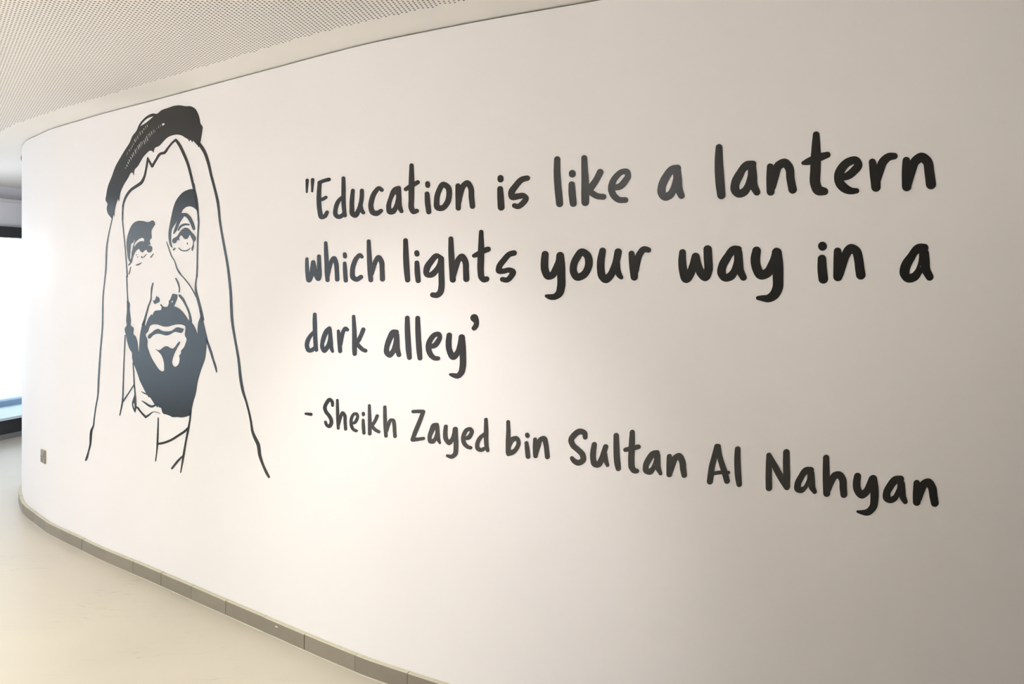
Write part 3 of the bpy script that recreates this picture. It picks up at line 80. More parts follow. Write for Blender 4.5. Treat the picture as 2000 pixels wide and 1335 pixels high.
[4,[["b",[["76996,11004 -23,-9 -22,-19 -14,-23 -4,-20 1,-310 -21,-397 -3,-410 5,-25 15,-25 4,-33 15,-25 32,-19 22,-5 23,1 135,42 67,28 59,38 31,25 44,44 31,36 41,56 30,50 31,61 24,61 8,33 5,40 0,26 -5,39 -10,45 -24,56 -16,25 -23,24 -41,25 -37,10 -30,2 -67,-7 -81,-23 -52,-26 -30,-21 -2,2 -3,263 -19,314 -10,25 -26,22 -30,7","77219,10268 5,0 -34,-34 -7,2 4,9","77345,10273 5,-6 5,-39 1,-46 -8,-33 -29,-62 -40,-61 -44,-52 -37,-28 -60,-27 -7,5 -8,45 5,47 13,34 49,90 23,37 22,29 30,27 22,15"]]],["i",[["77764,10607 -22,-13 -14,-14 -12,-16 -7,-20 0,-33 18,-50 19,-24 33,-16 36,-2 29,8 22,14 14,14 18,34 1,33 -18,50 -18,24 -32,17 -31,3"],["77742,10302 -22,-13 -19,-19 -10,-21 -3,-20 13,-226 36,-277 12,-28 23,-20 36,-12 36,3 29,11 22,17 20,28 7,27 -16,186 -13,103 -46,216 -7,19 -17,18 -23,11 -29,3"]]],["n",[["78427,10552 -43,-12 -42,-20 -63,-40 -40,-42 -23,-41 -10,-28 -7,-3 -3,49 -6,18 -15,18 -26,15 -29,3 -29,-6 -29,-18 -17,-25 -7,-26 -13,-183 -3,-110 4,-117 16,-205 11,-25 17,-17 21,-12 29,-5 29,3 27,11 20,15 17,21 12,34 -1,38 17,34 58,187 46,133 32,122 14,27 22,12 6,-6 6,-19 37,-151 48,-394 16,-27 29,-19 35,-8 35,6 29,13 22,20 17,27 7,33 -43,400 -39,189 -12,37 -20,37 -38,39 -22,11 -42,11 -21,1"]]]]],
[4,[["S",[["79852,10937 -34,-6 -35,-11 -54,-27 -69,-48 -84,-77 -72,-82 -46,-67 -19,-40 -14,-39 -8,-52 2,-38 16,-62 25,-54 43,-68 23,-27 32,-30 137,-92 136,-105 18,-19 11,-18 11,-30 8,-37 0,-25 -14,-15 -41,-26 -20,-8 -14,-1 -47,9 -48,19 -96,71 -21,6 -27,-1 -34,-14 -14,-11 -14,-17 -7,-15 -3,-19 5,-31 64,-95 29,-28 29,-21 48,-26 54,-20 41,-8 62,-1 54,12 34,13 41,21 61,44 29,27 23,28 25,40 16,45 5,64 -8,61 -9,37 -21,54 -21,36 -24,29 -58,50 -123,89 -106,70 -30,24 -25,32 -27,49 -11,33 1,19 13,27 25,34 80,82 69,56 34,19 21,6 40,-1 41,-11 15,-99 12,-24 14,-14 20,-11 20,-5 27,1 21,6 15,9 17,14 18,27 6,25 3,76 -1,49 -9,37 -20,36 -16,18 -27,22 -40,22 -61,21 -68,10"]]],["u",[["80393,10518 -27,-9 -25,-15 -19,-21 -11,-19 -39,-166 -17,-102 -13,-139 3,-112 23,-148 11,-36 17,-36 22,-28 14,-14 34,-21 33,-12 47,-7 34,0 40,3 46,11 20,8 40,23 44,41 29,40 18,33 29,65 6,5 29,-51 64,-97 20,-11 20,-3 19,3 20,9 13,12 13,19 4,13 1,19 -45,186 -30,201 -17,35 60,186 0,31 -11,29 -14,17 -20,14 -20,7 -26,2 -27,-4 -20,-8 -19,-12 -20,-21 -14,-25 -138,-398 -74,-145 -14,-18 -13,-1 -12,28 -16,72 -6,31 -1,50 16,194 25,202 0,19 -4,18 -9,17 -24,23 -36,14"]]],["l",[["81193,10904 -26,-11 -27,-20 -17,-25 -10,-32 -3,-388 3,-191 6,-147 13,-164 14,-97 17,-72 34,-101 12,-23 23,-21 26,-9 33,0 32,10 30,24 21,33 5,31 -10,177 -20,200 -10,140 -30,610 -3,18 -7,18 -13,17 -15,12 -19,9 -20,5"]]],["t",[["81767,11060 -25,-14 -18,-16 -13,-20 -9,-25 -25,-264 -16,-239 -139,-52 -24,-14 -14,-13 -13,-20 -6,-19 0,-24 6,-18 13,-17 19,-14 19,-6 26,0 97,22 6,1 2,-4 -9,-208 4,-244 2,-36 8,-42 12,-35 20,-35 52,-62 33,-26 31,-15 32,-9 32,-2 32,3 63,13 32,15 24,24 12,26 3,30 -10,29 -22,22 -19,8 -58,8 -9,5 -29,45 -9,29 -4,42 -4,188 10,299 147,54 26,14 18,18 12,19 6,19 1,25 -6,23 -12,17 -19,15 -26,8 -32,0 -108,-33 -4,4 1,249 -2,182 -3,18 -15,29 -28,21 -32,8 -20,-1"]]],["a",[["82630,10458 -81,-17 -44,-17 -45,-26 -43,-36 -50,-58 -48,-71 -72,-122 -48,-102 -23,-75 -9,-61 -7,-80 6,-60 15,-40 25,-34 35,-25 50,-19 51,-9 56,1 44,10 38,19 37,31 25,31 59,97 16,22 38,-65 87,-109 24,-10 31,3 27,17 16,26 3,30 -37,134 -12,64 -7,65 -6,125 -4,208 -8,29 -19,28 3,19 -2,23 -6,18 -11,16 -12,11 -18,10 -31,6","82545,10197 4,6 4,-5 4,-12 4,-29 -1,-24 -27,-99 -25,-63 -41,-80 -19,-29 -31,-29 -38,-22 -6,0 -2,54 2,19 9,31 66,125","82573,9978 5,-11 4,-24 -2,-6 -15,4 -6,5"]]],["n",[["83385,10441 -36,-13 -24,-12 -55,-37 -49,-45 -36,-47 -4,7 -4,35 -12,23 -23,20 -24,9 -37,-1 -31,-12 -24,-20 -19,-31 -6,-24 -14,-270 0,-339 7,-29 13,-20 19,-16 24,-10 31,-3 37,9 30,20 23,29 12,31 4,60 12,13 11,19 127,364 18,36 30,28 33,-67 12,-40 21,-193 47,-213 8,-19 15,-20 21,-13 24,-7 24,0 28,8 24,15 19,20 14,25 5,18 1,24 -26,238 -8,134 -14,75 -14,40 -49,107 -22,32 -25,28 -29,21 -30,12 -37,6"]]]]],
[4,[["A",[["84638,10865 -17,-9 -17,-14 -13,-18 -8,-18 -90,-350 -74,-269 -27,-142 -30,-224 -23,-195 -1,-17 4,-20 9,-19 12,-16 20,-15 17,-7 18,-3 23,1 23,7 18,9 29,26 12,19 8,18 33,229 4,7 151,40 103,21 7,-2 65,-229 9,-22 19,-20 26,-14 28,-4 35,8 22,12 21,19 16,25 8,24 2,23 -2,17 -47,184 2,4 29,12 17,18 9,24 -1,23 -12,21 -19,12 -17,3 -40,-3 -5,2 -52,138 -63,182 -41,140 -21,102 -32,210 -8,22 -18,21 -29,14 -17,2 -29,-4 -23,1","84672,10411 1,5 6,-20 61,-226 48,-144 -6,-4 -80,-16 -116,-31 -4,4 21,153 16,71"]]],["l",[["85302,10850 -27,-15 -19,-19 -14,-24 -7,-29 -17,-219 -4,-121 2,-182 8,-171 7,-113 12,-113 14,-84 31,-145 10,-22 21,-20 28,-10 28,0 28,10 28,22 18,28 8,35 -26,407 -12,249 -6,204 -2,262 -9,33 -12,16 -15,13 -17,8 -17,4 -22,0"]]]]],
[4,[["N",[["86783,10908 -27,-16 -23,-23 -15,-30 -7,-28 -4,-317 8,-372 -2,-9 -156,281 -188,298 -11,22 -10,14 -17,14 -16,7 -16,2 -22,-2 -22,-8 -16,-12 -16,-19 -10,-18 -6,-29 -14,-265 -5,-180 -3,-269 5,-320 6,-27 11,-21 20,-20 23,-11 22,-4 21,2 22,7 22,12 17,16 14,18 9,18 6,23 0,291 -5,363 2,7 108,-218 68,-120 73,-114 128,-179 20,-16 22,-7 21,-1 27,6 21,11 19,18 13,18 12,30 8,34 3,315 -8,398 -4,353 -5,22 -10,21 -12,16 -16,12 -21,10 -22,3 -21,-1"]]],["a",[["87430,10440 -52,-16 -42,-23 -15,-12 -42,-41 -25,-33 -26,-41 -58,-117 -70,-129 -31,-76 -14,-45 -15,-102 -3,-50 6,-43 11,-32 17,-25 14,-15 26,-16 37,-13 42,-5 42,2 31,8 42,21 22,17 25,26 31,42 34,53 23,42 16,33 15,-51 14,-31 23,-36 30,-34 47,-50 16,-11 26,-6 25,6 21,12 16,19 11,23 3,28 -3,16 -40,104 -7,37 -4,147 -15,249 -6,26 -14,26 6,33 -4,33 -10,20 -12,15 -14,11 -20,9 -26,2","87424,10214 3,1 1,-6 -6,-93 -5,-34 -11,-45 -24,-69 -40,-91 -16,-26 -26,-28 -52,-28 -5,3 0,5 -1,55 1,16 10,40 15,35 89,181 23,35"]]],["h",[["87948,10860 -28,-14 -24,-24 -15,-29 -6,-33 -8,-397 -1,-255 15,-433 4,-21 6,-15 13,-21 18,-16 21,-10 25,-4 25,3 26,10 20,14 20,22 14,25 7,22 3,22 -1,49 19,35 55,152 23,57 72,156 10,13 30,11 7,-4 19,-30 12,-26 7,-26 4,-48 -1,-97 3,-37 23,-212 6,-26 8,-15 12,-15 15,-12 20,-9 20,-3 20,1 20,6 15,7 24,21 18,25 11,28 4,27 -11,240 -2,139 -4,37 -7,36 -16,47 -20,40 -27,45 -19,25 -21,22 -40,26 -30,10 -30,4 -30,-2 -45,-9 -45,-17 -41,-22 -45,-41 -25,-33 -26,-48 -5,0 -15,562 -7,21 -8,15 -10,12 -15,11 -31,10 -15,0"]]],["y",[["88825,10415 -25,-10 -19,-14 -18,-20 -13,-23 -7,-22 -20,-104 -14,-87 -2,-96 4,-64 5,-37 7,-36 11,-36 29,-61 31,-49 20,-24 25,-26 25,-19 29,-15 44,-8 25,1 34,10 34,17 29,21 40,38 36,42 36,49 14,27 3,-6 1,-74 -6,-207 -6,-54 -5,-21 -9,-23 -30,-51 -22,-30 -23,-24 -19,-16 -25,-12 -29,-11 -58,-17 -39,-8 -74,-11 -14,-5 -11,-9 -7,-11 -4,-12 0,-16 7,-15 15,-10 78,-27 88,-19 48,-6 30,0 34,5 34,11 33,17 35,24 33,31 45,54 38,58 18,31 17,36 17,51 10,48 10,85 11,149 2,85 0,79 -11,156 -36,233 -10,25 -20,25 -24,15 -28,7 -29,-2 -24,-8 -20,-12 -38,-33 -15,-19 -11,-23 -47,-138 -67,-177 -21,-34 -39,-40 -4,1 -5,6 -26,40 -8,25 -6,37 -3,122 16,172 -4,36 -14,31 -14,14 -12,9 -32,11"]]],["a",[["89883,10447 -47,-17 -38,-22 -38,-33 -28,-31 -28,-39 -24,-37 -81,-147 -31,-66 -13,-33 -13,-38 -12,-43 -11,-70 -5,-48 1,-47 7,-36 12,-30 18,-24 23,-21 24,-15 38,-16 29,-7 42,-2 34,5 33,12 37,21 29,21 33,31 18,20 23,33 14,27 20,52 4,-7 18,-50 20,-34 70,-90 14,-11 19,-6 18,0 19,7 19,14 14,19 8,22 2,26 -3,15 -32,90 -11,40 -4,36 -6,113 -16,222 -9,30 -23,34 8,22 3,21 0,21 -4,20 -9,20 -15,19 -15,12 -19,8 -28,2","89899,10219 3,4 1,-3 -1,-52 -1,-32 -4,-32 -8,-32 -11,-32 -53,-127 -17,-33 -19,-26 -29,-22 -37,-22 -4,75 3,26 11,33 48,84 50,98 28,43"]]],["n",[["90680,10456 -23,-6 -28,-11 -36,-21 -23,-16 -45,-41 -21,-28 -12,-20 -9,28 -18,24 -23,15 -23,4 -28,-4 -23,-13 -21,-20 -16,-28 -7,-32 -17,-255 -2,-114 2,-192 7,-30 12,-24 19,-20 23,-13 32,-5 19,3 18,6 18,11 14,11 14,16 10,17 8,17 6,21 3,48 16,21 10,22 53,171 55,155 13,33 18,21 24,-52 12,-40 21,-187 38,-191 11,-29 17,-22 23,-15 22,-7 27,1 28,9 22,15 21,23 15,29 8,30 1,26 -29,196 -13,157 -6,40 -9,35 -15,43 -23,50 -26,48 -19,29 -26,28 -31,22 -29,10 -27,4"]]]]]
]
PORTRAIT = [
["headband","black cord headband with rows of small white dashes",[["55756,25254 -138,9 -189,4 -177,-6 -359,-20 -335,-11 -169,-9 -156,-17 -130,-35 -118,-46 -119,-37 -145,-11 -93,13 -158,39 -80,14 -146,8 -133,-6 -134,-15 -120,-19 -147,-29 -134,-38 -134,-47 -237,-100 -120,-63 -105,-64 -95,-70 -67,-66 -110,-143 -69,-67 -105,-69 -228,-116 -116,-73 -97,-89 -157,-190 -94,-90 -93,-69 -311,-198 -316,-228 -574,-440 -131,-106 -122,-112 -121,-135 -304,-407 -338,-372 -93,-126 -74,-127 -61,-129 -49,-130 -36,-130 -78,-188 -11,-88 55,-92 145,-91 37,-76 -27,-87 -51,-93 -14,-88 25,-90 40,-91 59,-84 90,-86 293,-184 134,-74 13,9 91,244 14,21 122,-174 53,341 33,115 70,157 87,148 90,126 102,123 103,-165 110,385 67,133 76,103 84,96 198,188 124,101 389,277 124,133 80,63 98,35 69,8 78,3 147,-168 8,13 10,141 17,77 50,74 69,44 243,104 79,52 367,297 153,111 174,97 95,44 267,106 81,22 93,7 67,-4 67,-10 53,-13 66,-26 29,-18 78,-71 58,134 40,64 73,50 93,23 185,13 93,13 104,31 103,44 405,189 111,48 121,38 142,32 128,21 141,15 253,11 227,-8 125,-12 112,-17 112,-22 112,-27 99,-30 99,-37 257,-121 211,-83 54,-33 33,-29 66,-87 12,6 48,92 120,-69 36,-30 72,-72 48,94 131,-85 165,-118 122,-79 43,-37 83,-90 12,4 104,188 56,136 92,267 88,292 5,83 -41,79 -28,26 -79,54 -33,29 -39,57 -47,187 -73,164 -41,76 -52,78 -107,137 -74,75 -73,56 -83,51 -95,49 -96,41 -119,40 -121,27 -266,29 -134,19 -135,29 -258,63 -137,26 -112,16","53383,24986 21,1 13,-5 -349,-122 -238,-76 -214,-55 -624,-139 137,104 150,87 146,66 111,39 107,31 133,31 135,21 133,11","54419,24495 61,-8 50,-25 21,-30 -6,-26 -15,-12 -24,-9 -91,-16 -39,-1 -39,7 -39,16 -26,20 -11,22 4,20 34,23","52702,24626 34,1 28,-15 49,-125 -9,-12 -14,-3 -27,7 -8,8 -62,119 0,14","54078,24441 38,-1 24,-13 27,-78 -12,-11 -13,-2 -26,6 -13,12 -40,68 4,14","52528,24576 35,3 29,-17 58,-146 -7,-13 -13,-3 -27,6 -10,9 -72,141 -1,14","53890,24395 29,2 24,-8 11,-8 37,-101 -6,-9 -13,-4 -27,3 -16,11 -53,95 4,13","53740,24337 21,-1 19,-10 34,-87 -14,-11 -13,1 -13,6 -7,10 -42,80","52361,24470 14,3 27,-2 24,-15 38,-103 -8,-11 -14,-2 -24,5 -11,8 -55,104","53523,24259 32,-3 18,-16 49,-123 -7,-9 -13,-3 -27,8 -7,10 -60,117 2,14","53347,24266 30,0 21,-13 73,-174 -1,-6 -14,-7 -25,4 -10,8 -84,168 0,14","52201,24376 38,-4 21,-16 56,-140 -3,-14 -19,-5 -24,3 -15,9 -75,142 -2,14","53177,24202 40,-9 19,-18 52,-137 -4,-14 -27,-8 -26,6 -16,10 -75,140 2,21","51958,24320 23,2 27,-5 29,-20 62,-162 -9,-11 -14,-4 -27,1 -28,16 -83,157 0,14","53001,24125 30,-4 19,-15 69,-167 -8,-12 -13,-3 -27,5 -10,9 -82,162 -2,15","51833,24221 25,-1 18,-11 65,-155 -1,-10 -14,-5 -13,1 -17,12 -78,156","52843,24101 27,-3 18,-16 87,-204 -11,-10 -13,-2 -14,3 -13,9 -101,205 4,13","51694,24130 41,-4 22,-17 66,-162 -2,-14 -18,-6 -27,3 -19,17 -84,165 6,13","52666,24010 17,1 27,-5 24,-18 107,-255 -11,-13 -13,-3 -14,1 -24,8 -13,15 -120,243 0,14","51533,24042 24,2 20,-7 10,-8 75,-178 -9,-11 -14,-2 -17,3 -16,16 -83,165 0,14","52529,23913 34,-6 18,-14 88,-211 -8,-14 -18,-3 -27,6 -12,10 -103,207 0,14","51403,23964 43,-4 27,-18 55,-140 -9,-14 -18,-4 -27,4 -20,14 -72,136 -1,14","52375,23804 40,0 17,-7 17,-15 77,-190 -4,-14 -26,-6 -27,6 -15,14 -96,192 5,14","52198,23766 28,-7 15,-11 56,-139 -3,-17 -27,-5 -22,6 -10,8 -74,141 1,14 8,6","52015,23736 34,3 26,-9 9,-8 84,-198 -3,-14 -21,-6 -27,5 -15,15 -98,192 2,14","51236,23790 30,-3 23,-17 43,-111 -10,-12 -14,-2 -22,4 -13,9 -57,105 -3,15","51883,23659 16,2 27,-3 15,-5 16,-16 79,-191 -4,-14 -24,-6 -27,5 -18,15 -98,193 6,14","51108,23668 33,-1 14,-6 14,-14 37,-96 -6,-14 -17,-3 -28,6 -10,10 -53,98 3,14","51738,23575 24,4 28,-5 13,-7 13,-14 75,-184 -10,-13 -23,-4 -27,7 -12,10 -96,186 4,14","50981,23559 35,4 21,-9 6,-8 42,-104 -14,-14 -27,3 -13,9 -56,106","51596,23462 29,3 27,-9 8,-8 71,-169 -5,-14 -18,-4 -28,7 -9,10 -83,164 -1,14","50816,23469 32,-4 23,-16 41,-111 -8,-10 -14,-4 -28,4 -15,9 -59,106 3,18","51441,23399 19,0 28,-8 21,-19 82,-200 -7,-16 -27,-6 -28,5 -15,11 -105,201 1,21","50607,23332 29,-4 15,-13 33,-84 -1,-7 -18,-6 -14,2 -13,9 -46,83 1,14","51256,23262 38,-5 23,-16 73,-177 -4,-14 -23,-6 -27,4 -15,8 -95,180 2,14","50519,23254 33,1 19,-13 35,-89 -12,-9 -28,4 -10,9 -45,84","51108,23148 19,3 28,-3 16,-6 15,-16 55,-140 -14,-13 -16,-3 -28,5 -15,10 -76,143 5,14","50969,23025 33,-4 14,-7 15,-16 51,-133 -6,-13 -18,-7 -28,2 -23,11 -77,135 2,22 14,7","50791,22899 43,-3 29,-18 44,-118 -13,-13 -18,-4 -28,4 -21,13 -61,106 -1,21","50664,22775 43,0 28,-10 14,-12 30,-89 -9,-13 -21,-7 -35,4 -24,17 -51,83 3,14","50539,22628 41,-3 34,-18 20,-66 -7,-14 -19,-7 -28,1 -28,11 -45,63 2,21","50383,22498 41,0 25,-13 18,-59 -14,-12 -15,-2 -21,4 -15,8 -32,46 -4,15"]]],
["headcloth_outline",None,[["57869,23099 -46,-9 -28,-17 -15,-24 8,-33 182,-200 222,-216 86,-98 134,-193 194,-350 81,-180 177,-442 250,-536 110,-252 124,-306 98,-290 55,-205 45,-204 79,-457 102,-381 150,-508 349,-1095 111,-431 68,-324 60,-323 54,-328 27,-205 19,-216 39,-631 20,-210 32,-216 67,-289 336,-1058 137,-484 58,-297 67,-461 29,-157 36,-150 85,-256 63,-160 53,-111 48,-88 141,-206 86,-144 61,-116 107,-226 92,-233 80,-233 34,-135 58,-295 22,-70 30,-69 64,-113 72,-106 73,-93 149,-162 51,-83 42,-126 44,-210 22,-75 31,-73 34,-61 127,-185 343,-444 76,-72 154,-119 36,-10 39,5 29,11 24,19 10,19 -5,23 -290,312 -77,89 -124,173 -104,181 -55,118 -24,68 -13,64 -28,216 -17,76 -28,74 -38,66 -54,65 -137,133 -165,176 -74,96 -36,62 -50,132 -71,287 -112,302 -98,232 -106,231 -114,232 -151,284 -62,153 -86,261 -81,298 -117,603 -69,301 -73,247 -230,719 -113,408 -61,250 -39,208 -27,209 -62,833 -21,216 -30,209 -57,322 -101,495 -78,324 -73,261 -421,1289 -76,253 -121,450 -38,322 -50,323 -43,210 -46,154 -122,297 -426,936 -160,445 -70,178 -143,294 -75,136 -93,142 -80,101 -124,137 -103,101 -235,192 -26,12 -35,11"]]],
["headcloth_outline",None,[["48962,19963 -28,-8 -7,-7 -68,-232 -48,-129 -93,-202 -207,-404 -149,-349 -126,-336 -71,-272 -27,-185 -16,-185 -20,-563 -35,-362 -117,-616 -163,-670 -52,-336 -24,-432 -7,-664 -28,-433 -63,-420 -211,-1063 -141,-892 -113,-909 -26,-302 -24,-453 -37,-191 -78,-233 -143,-353 -85,-235 -173,-623 -36,-193 -26,-79 -41,-65 -39,-42 -238,-218 -72,-107 -27,-65 -31,-125 -30,-286 -5,-252 -37,-150 -78,-163 -173,-283 -348,-501 6,-23 20,-12 47,-8 36,1 72,16 49,28 130,133 76,95 54,100 97,227 210,340 59,122 44,158 111,605 61,144 152,207 54,97 23,78 49,308 129,466 65,195 241,580 73,239 39,228 174,1510 88,670 224,1278 57,427 22,439 1,870 14,216 26,216 87,446 220,882 48,251 20,185 42,739 23,184 36,184 92,337 113,335 87,195 203,403 81,209 65,261 -14,19 -15,6"]]],
["face_outline",None,[["55647,23535 -37,-3 -38,-10 -227,-80 -134,-55 -121,-62 -326,-182 -181,-117 -74,-33 -76,-17 -235,0 -104,-8 -109,-26 -80,-33 -74,-43 -54,-41 -157,-139 -345,-259 -13,3 -414,396 -13,9 -27,9 -27,1 -27,-7 -11,-11 -77,-216 -120,-380 -108,-250 -86,-140 -135,-135 -123,-91 -54,-31 -82,-36 -107,-34 -235,-60 -525,-147 -146,-54 -159,-75 -204,-122 -170,-133 -114,-115 -124,-172 -60,-119 -31,-78 -31,-27 -17,-382 -17,-28 5,-231 -12,-231 6,-15 19,-15 37,-247 226,-1126 76,-455 87,-613 74,-632 -36,-17 -12,-19 33,-495 64,-610 24,-408 18,-23 28,-10 29,-4 28,2 28,9 21,14 8,14 -87,407 -34,315 -29,702 2,8 45,14 16,21 -99,718 -96,604 -82,462 -205,1044 -48,327 8,21 27,511 26,186 37,149 81,154 128,165 154,141 183,128 192,105 144,61 128,41 712,174 136,40 123,50 108,72 76,74 63,79 88,126 48,94 203,526 31,116 14,93 101,-131 209,-220 37,-20 40,-10 53,-4 40,7 35,16 285,237 315,238 108,65 61,23 66,14 298,4 78,11 74,21 61,28 55,35 150,127 43,29 222,130 101,53 114,50 214,70 13,-4 227,-203 121,-125 113,-132 313,-395 154,-205 140,-211 90,-159 78,-157 173,-388 193,-479 86,-188 46,-153 141,-400 59,-185 71,-251 71,-288 26,-287 5,-13 19,-20 -1,-123 -50,-393 -24,-336 -24,-524 -16,-616 -34,-622 -37,-214 -84,-305 -21,-156 -1,-195 11,-78 29,-104 -6,-3 -274,267 -120,105 -120,95 -181,131 -253,167 -310,179 -325,275 -98,99 -40,49 -158,249 -80,102 -64,61 -176,151 -75,82 -73,102 -155,260 -219,331 -13,10 -26,4 -21,-6 -7,-14 397,-658 41,-55 70,-75 214,-178 70,-75 67,-101 91,-162 -13,-13 1,-14 151,-181 69,-74 99,-82 66,-45 148,-87 25,-20 59,-26 209,-120 306,-205 177,-130 133,-111 170,-157 178,-179 159,-174 19,-13 203,-430 142,-333 167,-324 16,-17 23,-11 35,-7 35,0 35,8 35,19 13,20 0,19 -93,248 -71,166 -303,645 -162,316 -48,155 -25,142 -3,91 18,124 56,226 23,13 11,20 17,297 30,220 -16,26 37,1061 46,606 51,392 9,155 -9,142 -34,189 -14,188 -26,215 -36,229 -35,157 -71,218 -136,314 -77,285 -20,26 -42,24 -136,337 -207,481 -81,164 -88,152 -94,147 -146,206 -304,398 -125,145 -65,66 -106,98 -297,231 -43,22"],["58508,13278 -31,-15 -8,-13 1,-12 107,-226 67,-124 547,-898 210,-371 20,-12 30,0 22,10 10,14 -11,100 -19,99 -44,105 -182,279 -195,388 -175,283 -117,167 -163,213 -31,14"]]],
["beard",None,[["55331,15446 -201,-278 -39,-34 -96,-56 -23,-40 5,-74 -6,-41 -35,-55 -103,-108 -103,-11 -104,-5 -64,2 -104,10 -65,13 -52,24 -104,72 -65,14 -79,-8 -10,-4 136,-114 22,-40 -1,-41 -41,-97 -276,-27 -238,-14 -67,-13 -65,-22 -79,-42 -42,-29 -45,-43 -23,-35 -36,-91 -120,59 -13,2 -200,-134 -62,-48 -72,-71 -60,-72 -97,-142 -111,-203 -13,2 -84,69 -20,27 -5,49 24,56 72,114 -161,16 -12,-7 -147,-214 -77,-143 -103,-243 -66,-199 -48,-227 -33,-361 -58,-435 -14,-2 -45,149 -40,266 -22,91 -69,180 -93,159 -46,52 -69,41 -111,34 -80,95 48,264 -92,82 -153,27 -88,65 -7,78 22,101 5,85 -135,568 3,129 23,143 -24,128 -122,85 -155,34 -14,3 -7,-5 0,-523 -17,-144 -49,-289 -15,-144 16,-85 29,-86 8,-85 -51,-74 -100,-61 -68,-110 30,-114 73,-120 62,-119 74,-227 45,-105 172,-307 80,-96 110,-80 80,-39 71,-75 13,-84 -4,-100 11,-85 54,-139 68,-124 276,-337 137,-182 244,-356 -14,-15 605,-584 146,-121 -257,29 -258,47 -13,-1 -14,-7 0,-8 149,-57 82,-25 94,-19 201,-27 147,-34 134,-103 80,44 14,2 320,-211 113,-100 72,-42 -6,-7 -167,-52 -66,-17 -67,-8 -79,0 -134,13 -134,20 -247,65 -194,36 -244,35 -13,-1 -16,-7 1,-14 513,-181 93,-28 201,-42 160,-18 80,1 67,6 106,23 251,92 40,26 13,0 33,-20 86,-71 13,1 66,97 14,7 73,-64 44,-17 40,-2 79,7 26,-1 47,-19 23,-32 30,-72 59,-90 33,-37 55,-32 78,-16 271,-4 103,-9 193,-19 90,-14 152,-31 114,-2 126,14 239,33 411,21 136,15 233,46 122,30 266,77 61,21 67,33 78,73 28,88 7,92 18,93 113,298 59,122 141,260 59,129 50,146 74,292 47,146 68,160 76,161 165,308 93,148 199,296 76,152 32,98 43,200 29,181 24,225 6,4 58,9 57,14 69,20 0,7 -433,987 -123,337 -102,325 -188,-4 -7,-6 70,-160 26,-77 2,-83 -31,-72 -95,-126 -40,-66 -33,-85 -21,-78 -27,-169 -6,-91 10,-274 -5,21 -7,5 -76,161 -79,113 -92,107 -88,89 -58,50 -58,40 -167,87 -217,93 -82,51 -221,178 -160,108 -98,61 -169,85 -178,75 -100,33 -175,44 -88,17 -157,23 0,7 53,41 50,55 186,236 39,61 21,60 3,34 -15,106 -16,7 -214,32","55283,15083 36,3 38,-6 25,-14 10,-15 -1,-14 -25,-40 -24,-14 -36,-7 -38,2 -25,9 -18,14 -6,14 23,47 20,14","53418,13779 188,10 211,-6 106,-9 288,-47 182,-20 182,-10 103,1 90,3 181,16 115,19 318,68 214,32 213,21 237,9 124,-4 112,-9 147,-19 62,-13 60,-24 48,-51 7,-59 -18,-126 -46,-200 15,-65 27,-32 86,-69 29,-38 8,-65 -22,-67 -123,-197 -99,-117 -62,-56 -53,-35 -116,-67 -49,-41 -16,-41 -2,-93 -22,-34 -30,-22 -84,-44 -28,-49 10,-52 23,-59 7,-52 -23,-115 -22,-54 -42,-63 -66,-70 -54,-42 -50,-26 -100,-37 -63,-14 -50,-4 -50,6 -63,19 -72,39 -31,25 -68,89 -1,41 13,67 50,138 39,76 117,167 119,147 187,203 154,135 64,62 34,68 -5,71 -151,-71 -60,-34 -64,-45 -116,-106 -70,-50 -89,-56 -63,-31 -63,-18 -76,-8 -63,2 -77,7 -115,23 -115,41 -52,11 -64,7 -116,0 -116,-16 -130,-38 -119,-49 -132,-75 -74,-29 -105,-26 -105,-14 -92,1 -199,33 -13,2 -8,-4 167,-60 145,-58 144,-65 75,-42 69,-49 65,-56 95,-107 44,-66 37,-72 42,-134 10,-67 5,-197 10,-60 -35,-37 -39,-28 -52,-28 -52,-16 -65,-7 -78,10 -131,35 -105,39 -87,50 -243,168 -163,122 -236,207 -148,158 -102,133 -160,241 -35,61 -20,55 -6,76 25,141 -7,69 -33,68 -39,61 -101,107 -21,55 4,56 42,44 131,68 55,37 36,43 81,142 59,78 44,43 50,33 107,39 106,25"]]],
["smile_line",None,[["53331,16024 -34,-9 -18,-14 -98,-173 -42,-111 -19,-118 -7,-215 -15,-166 -12,-63 -19,-48 -59,-91 -184,-233 -392,-699 -88,-136 -158,-215 0,-28 20,-28 40,-21 54,-12 55,0 53,11 41,17 33,29 130,311 329,697 56,98 138,190 55,97 20,77 11,207 32,160 65,215 93,235 -5,13 -17,14 -32,9"]]],
["nostril",None,[["53728,15320 -147,-214 -25,-16 -39,-13 -159,-16 73,-116 44,-33 95,-41 13,0 185,64 185,35 39,17 19,16 22,27 12,28 1,68 -19,41 -39,41 -62,30 -79,16 -34,13"]]],
["nose_line",None,[["55639,16280 -28,-15 0,-20 130,-147 61,-80 65,-100 62,-119 27,-67 8,-53 -28,-146 15,-14 13,-4 37,-1 17,6 15,13 23,107 6,60 -18,119 -44,119 -64,107 -69,80 -170,146 -33,10"]]],
["smile_line",None,[["56033,15422 -50,-8 -40,-19 -21,-27 6,-33 22,-20 262,-156 98,-72 161,-142 173,-175 83,-97 72,-97 94,-155 54,-149 49,-248 29,-23 36,-12 36,-4 48,6 36,12 24,16 16,25 -2,20 -153,355 -90,155 -94,135 -217,252 -120,150 -100,97 -113,78 -203,117 -46,16"]]],
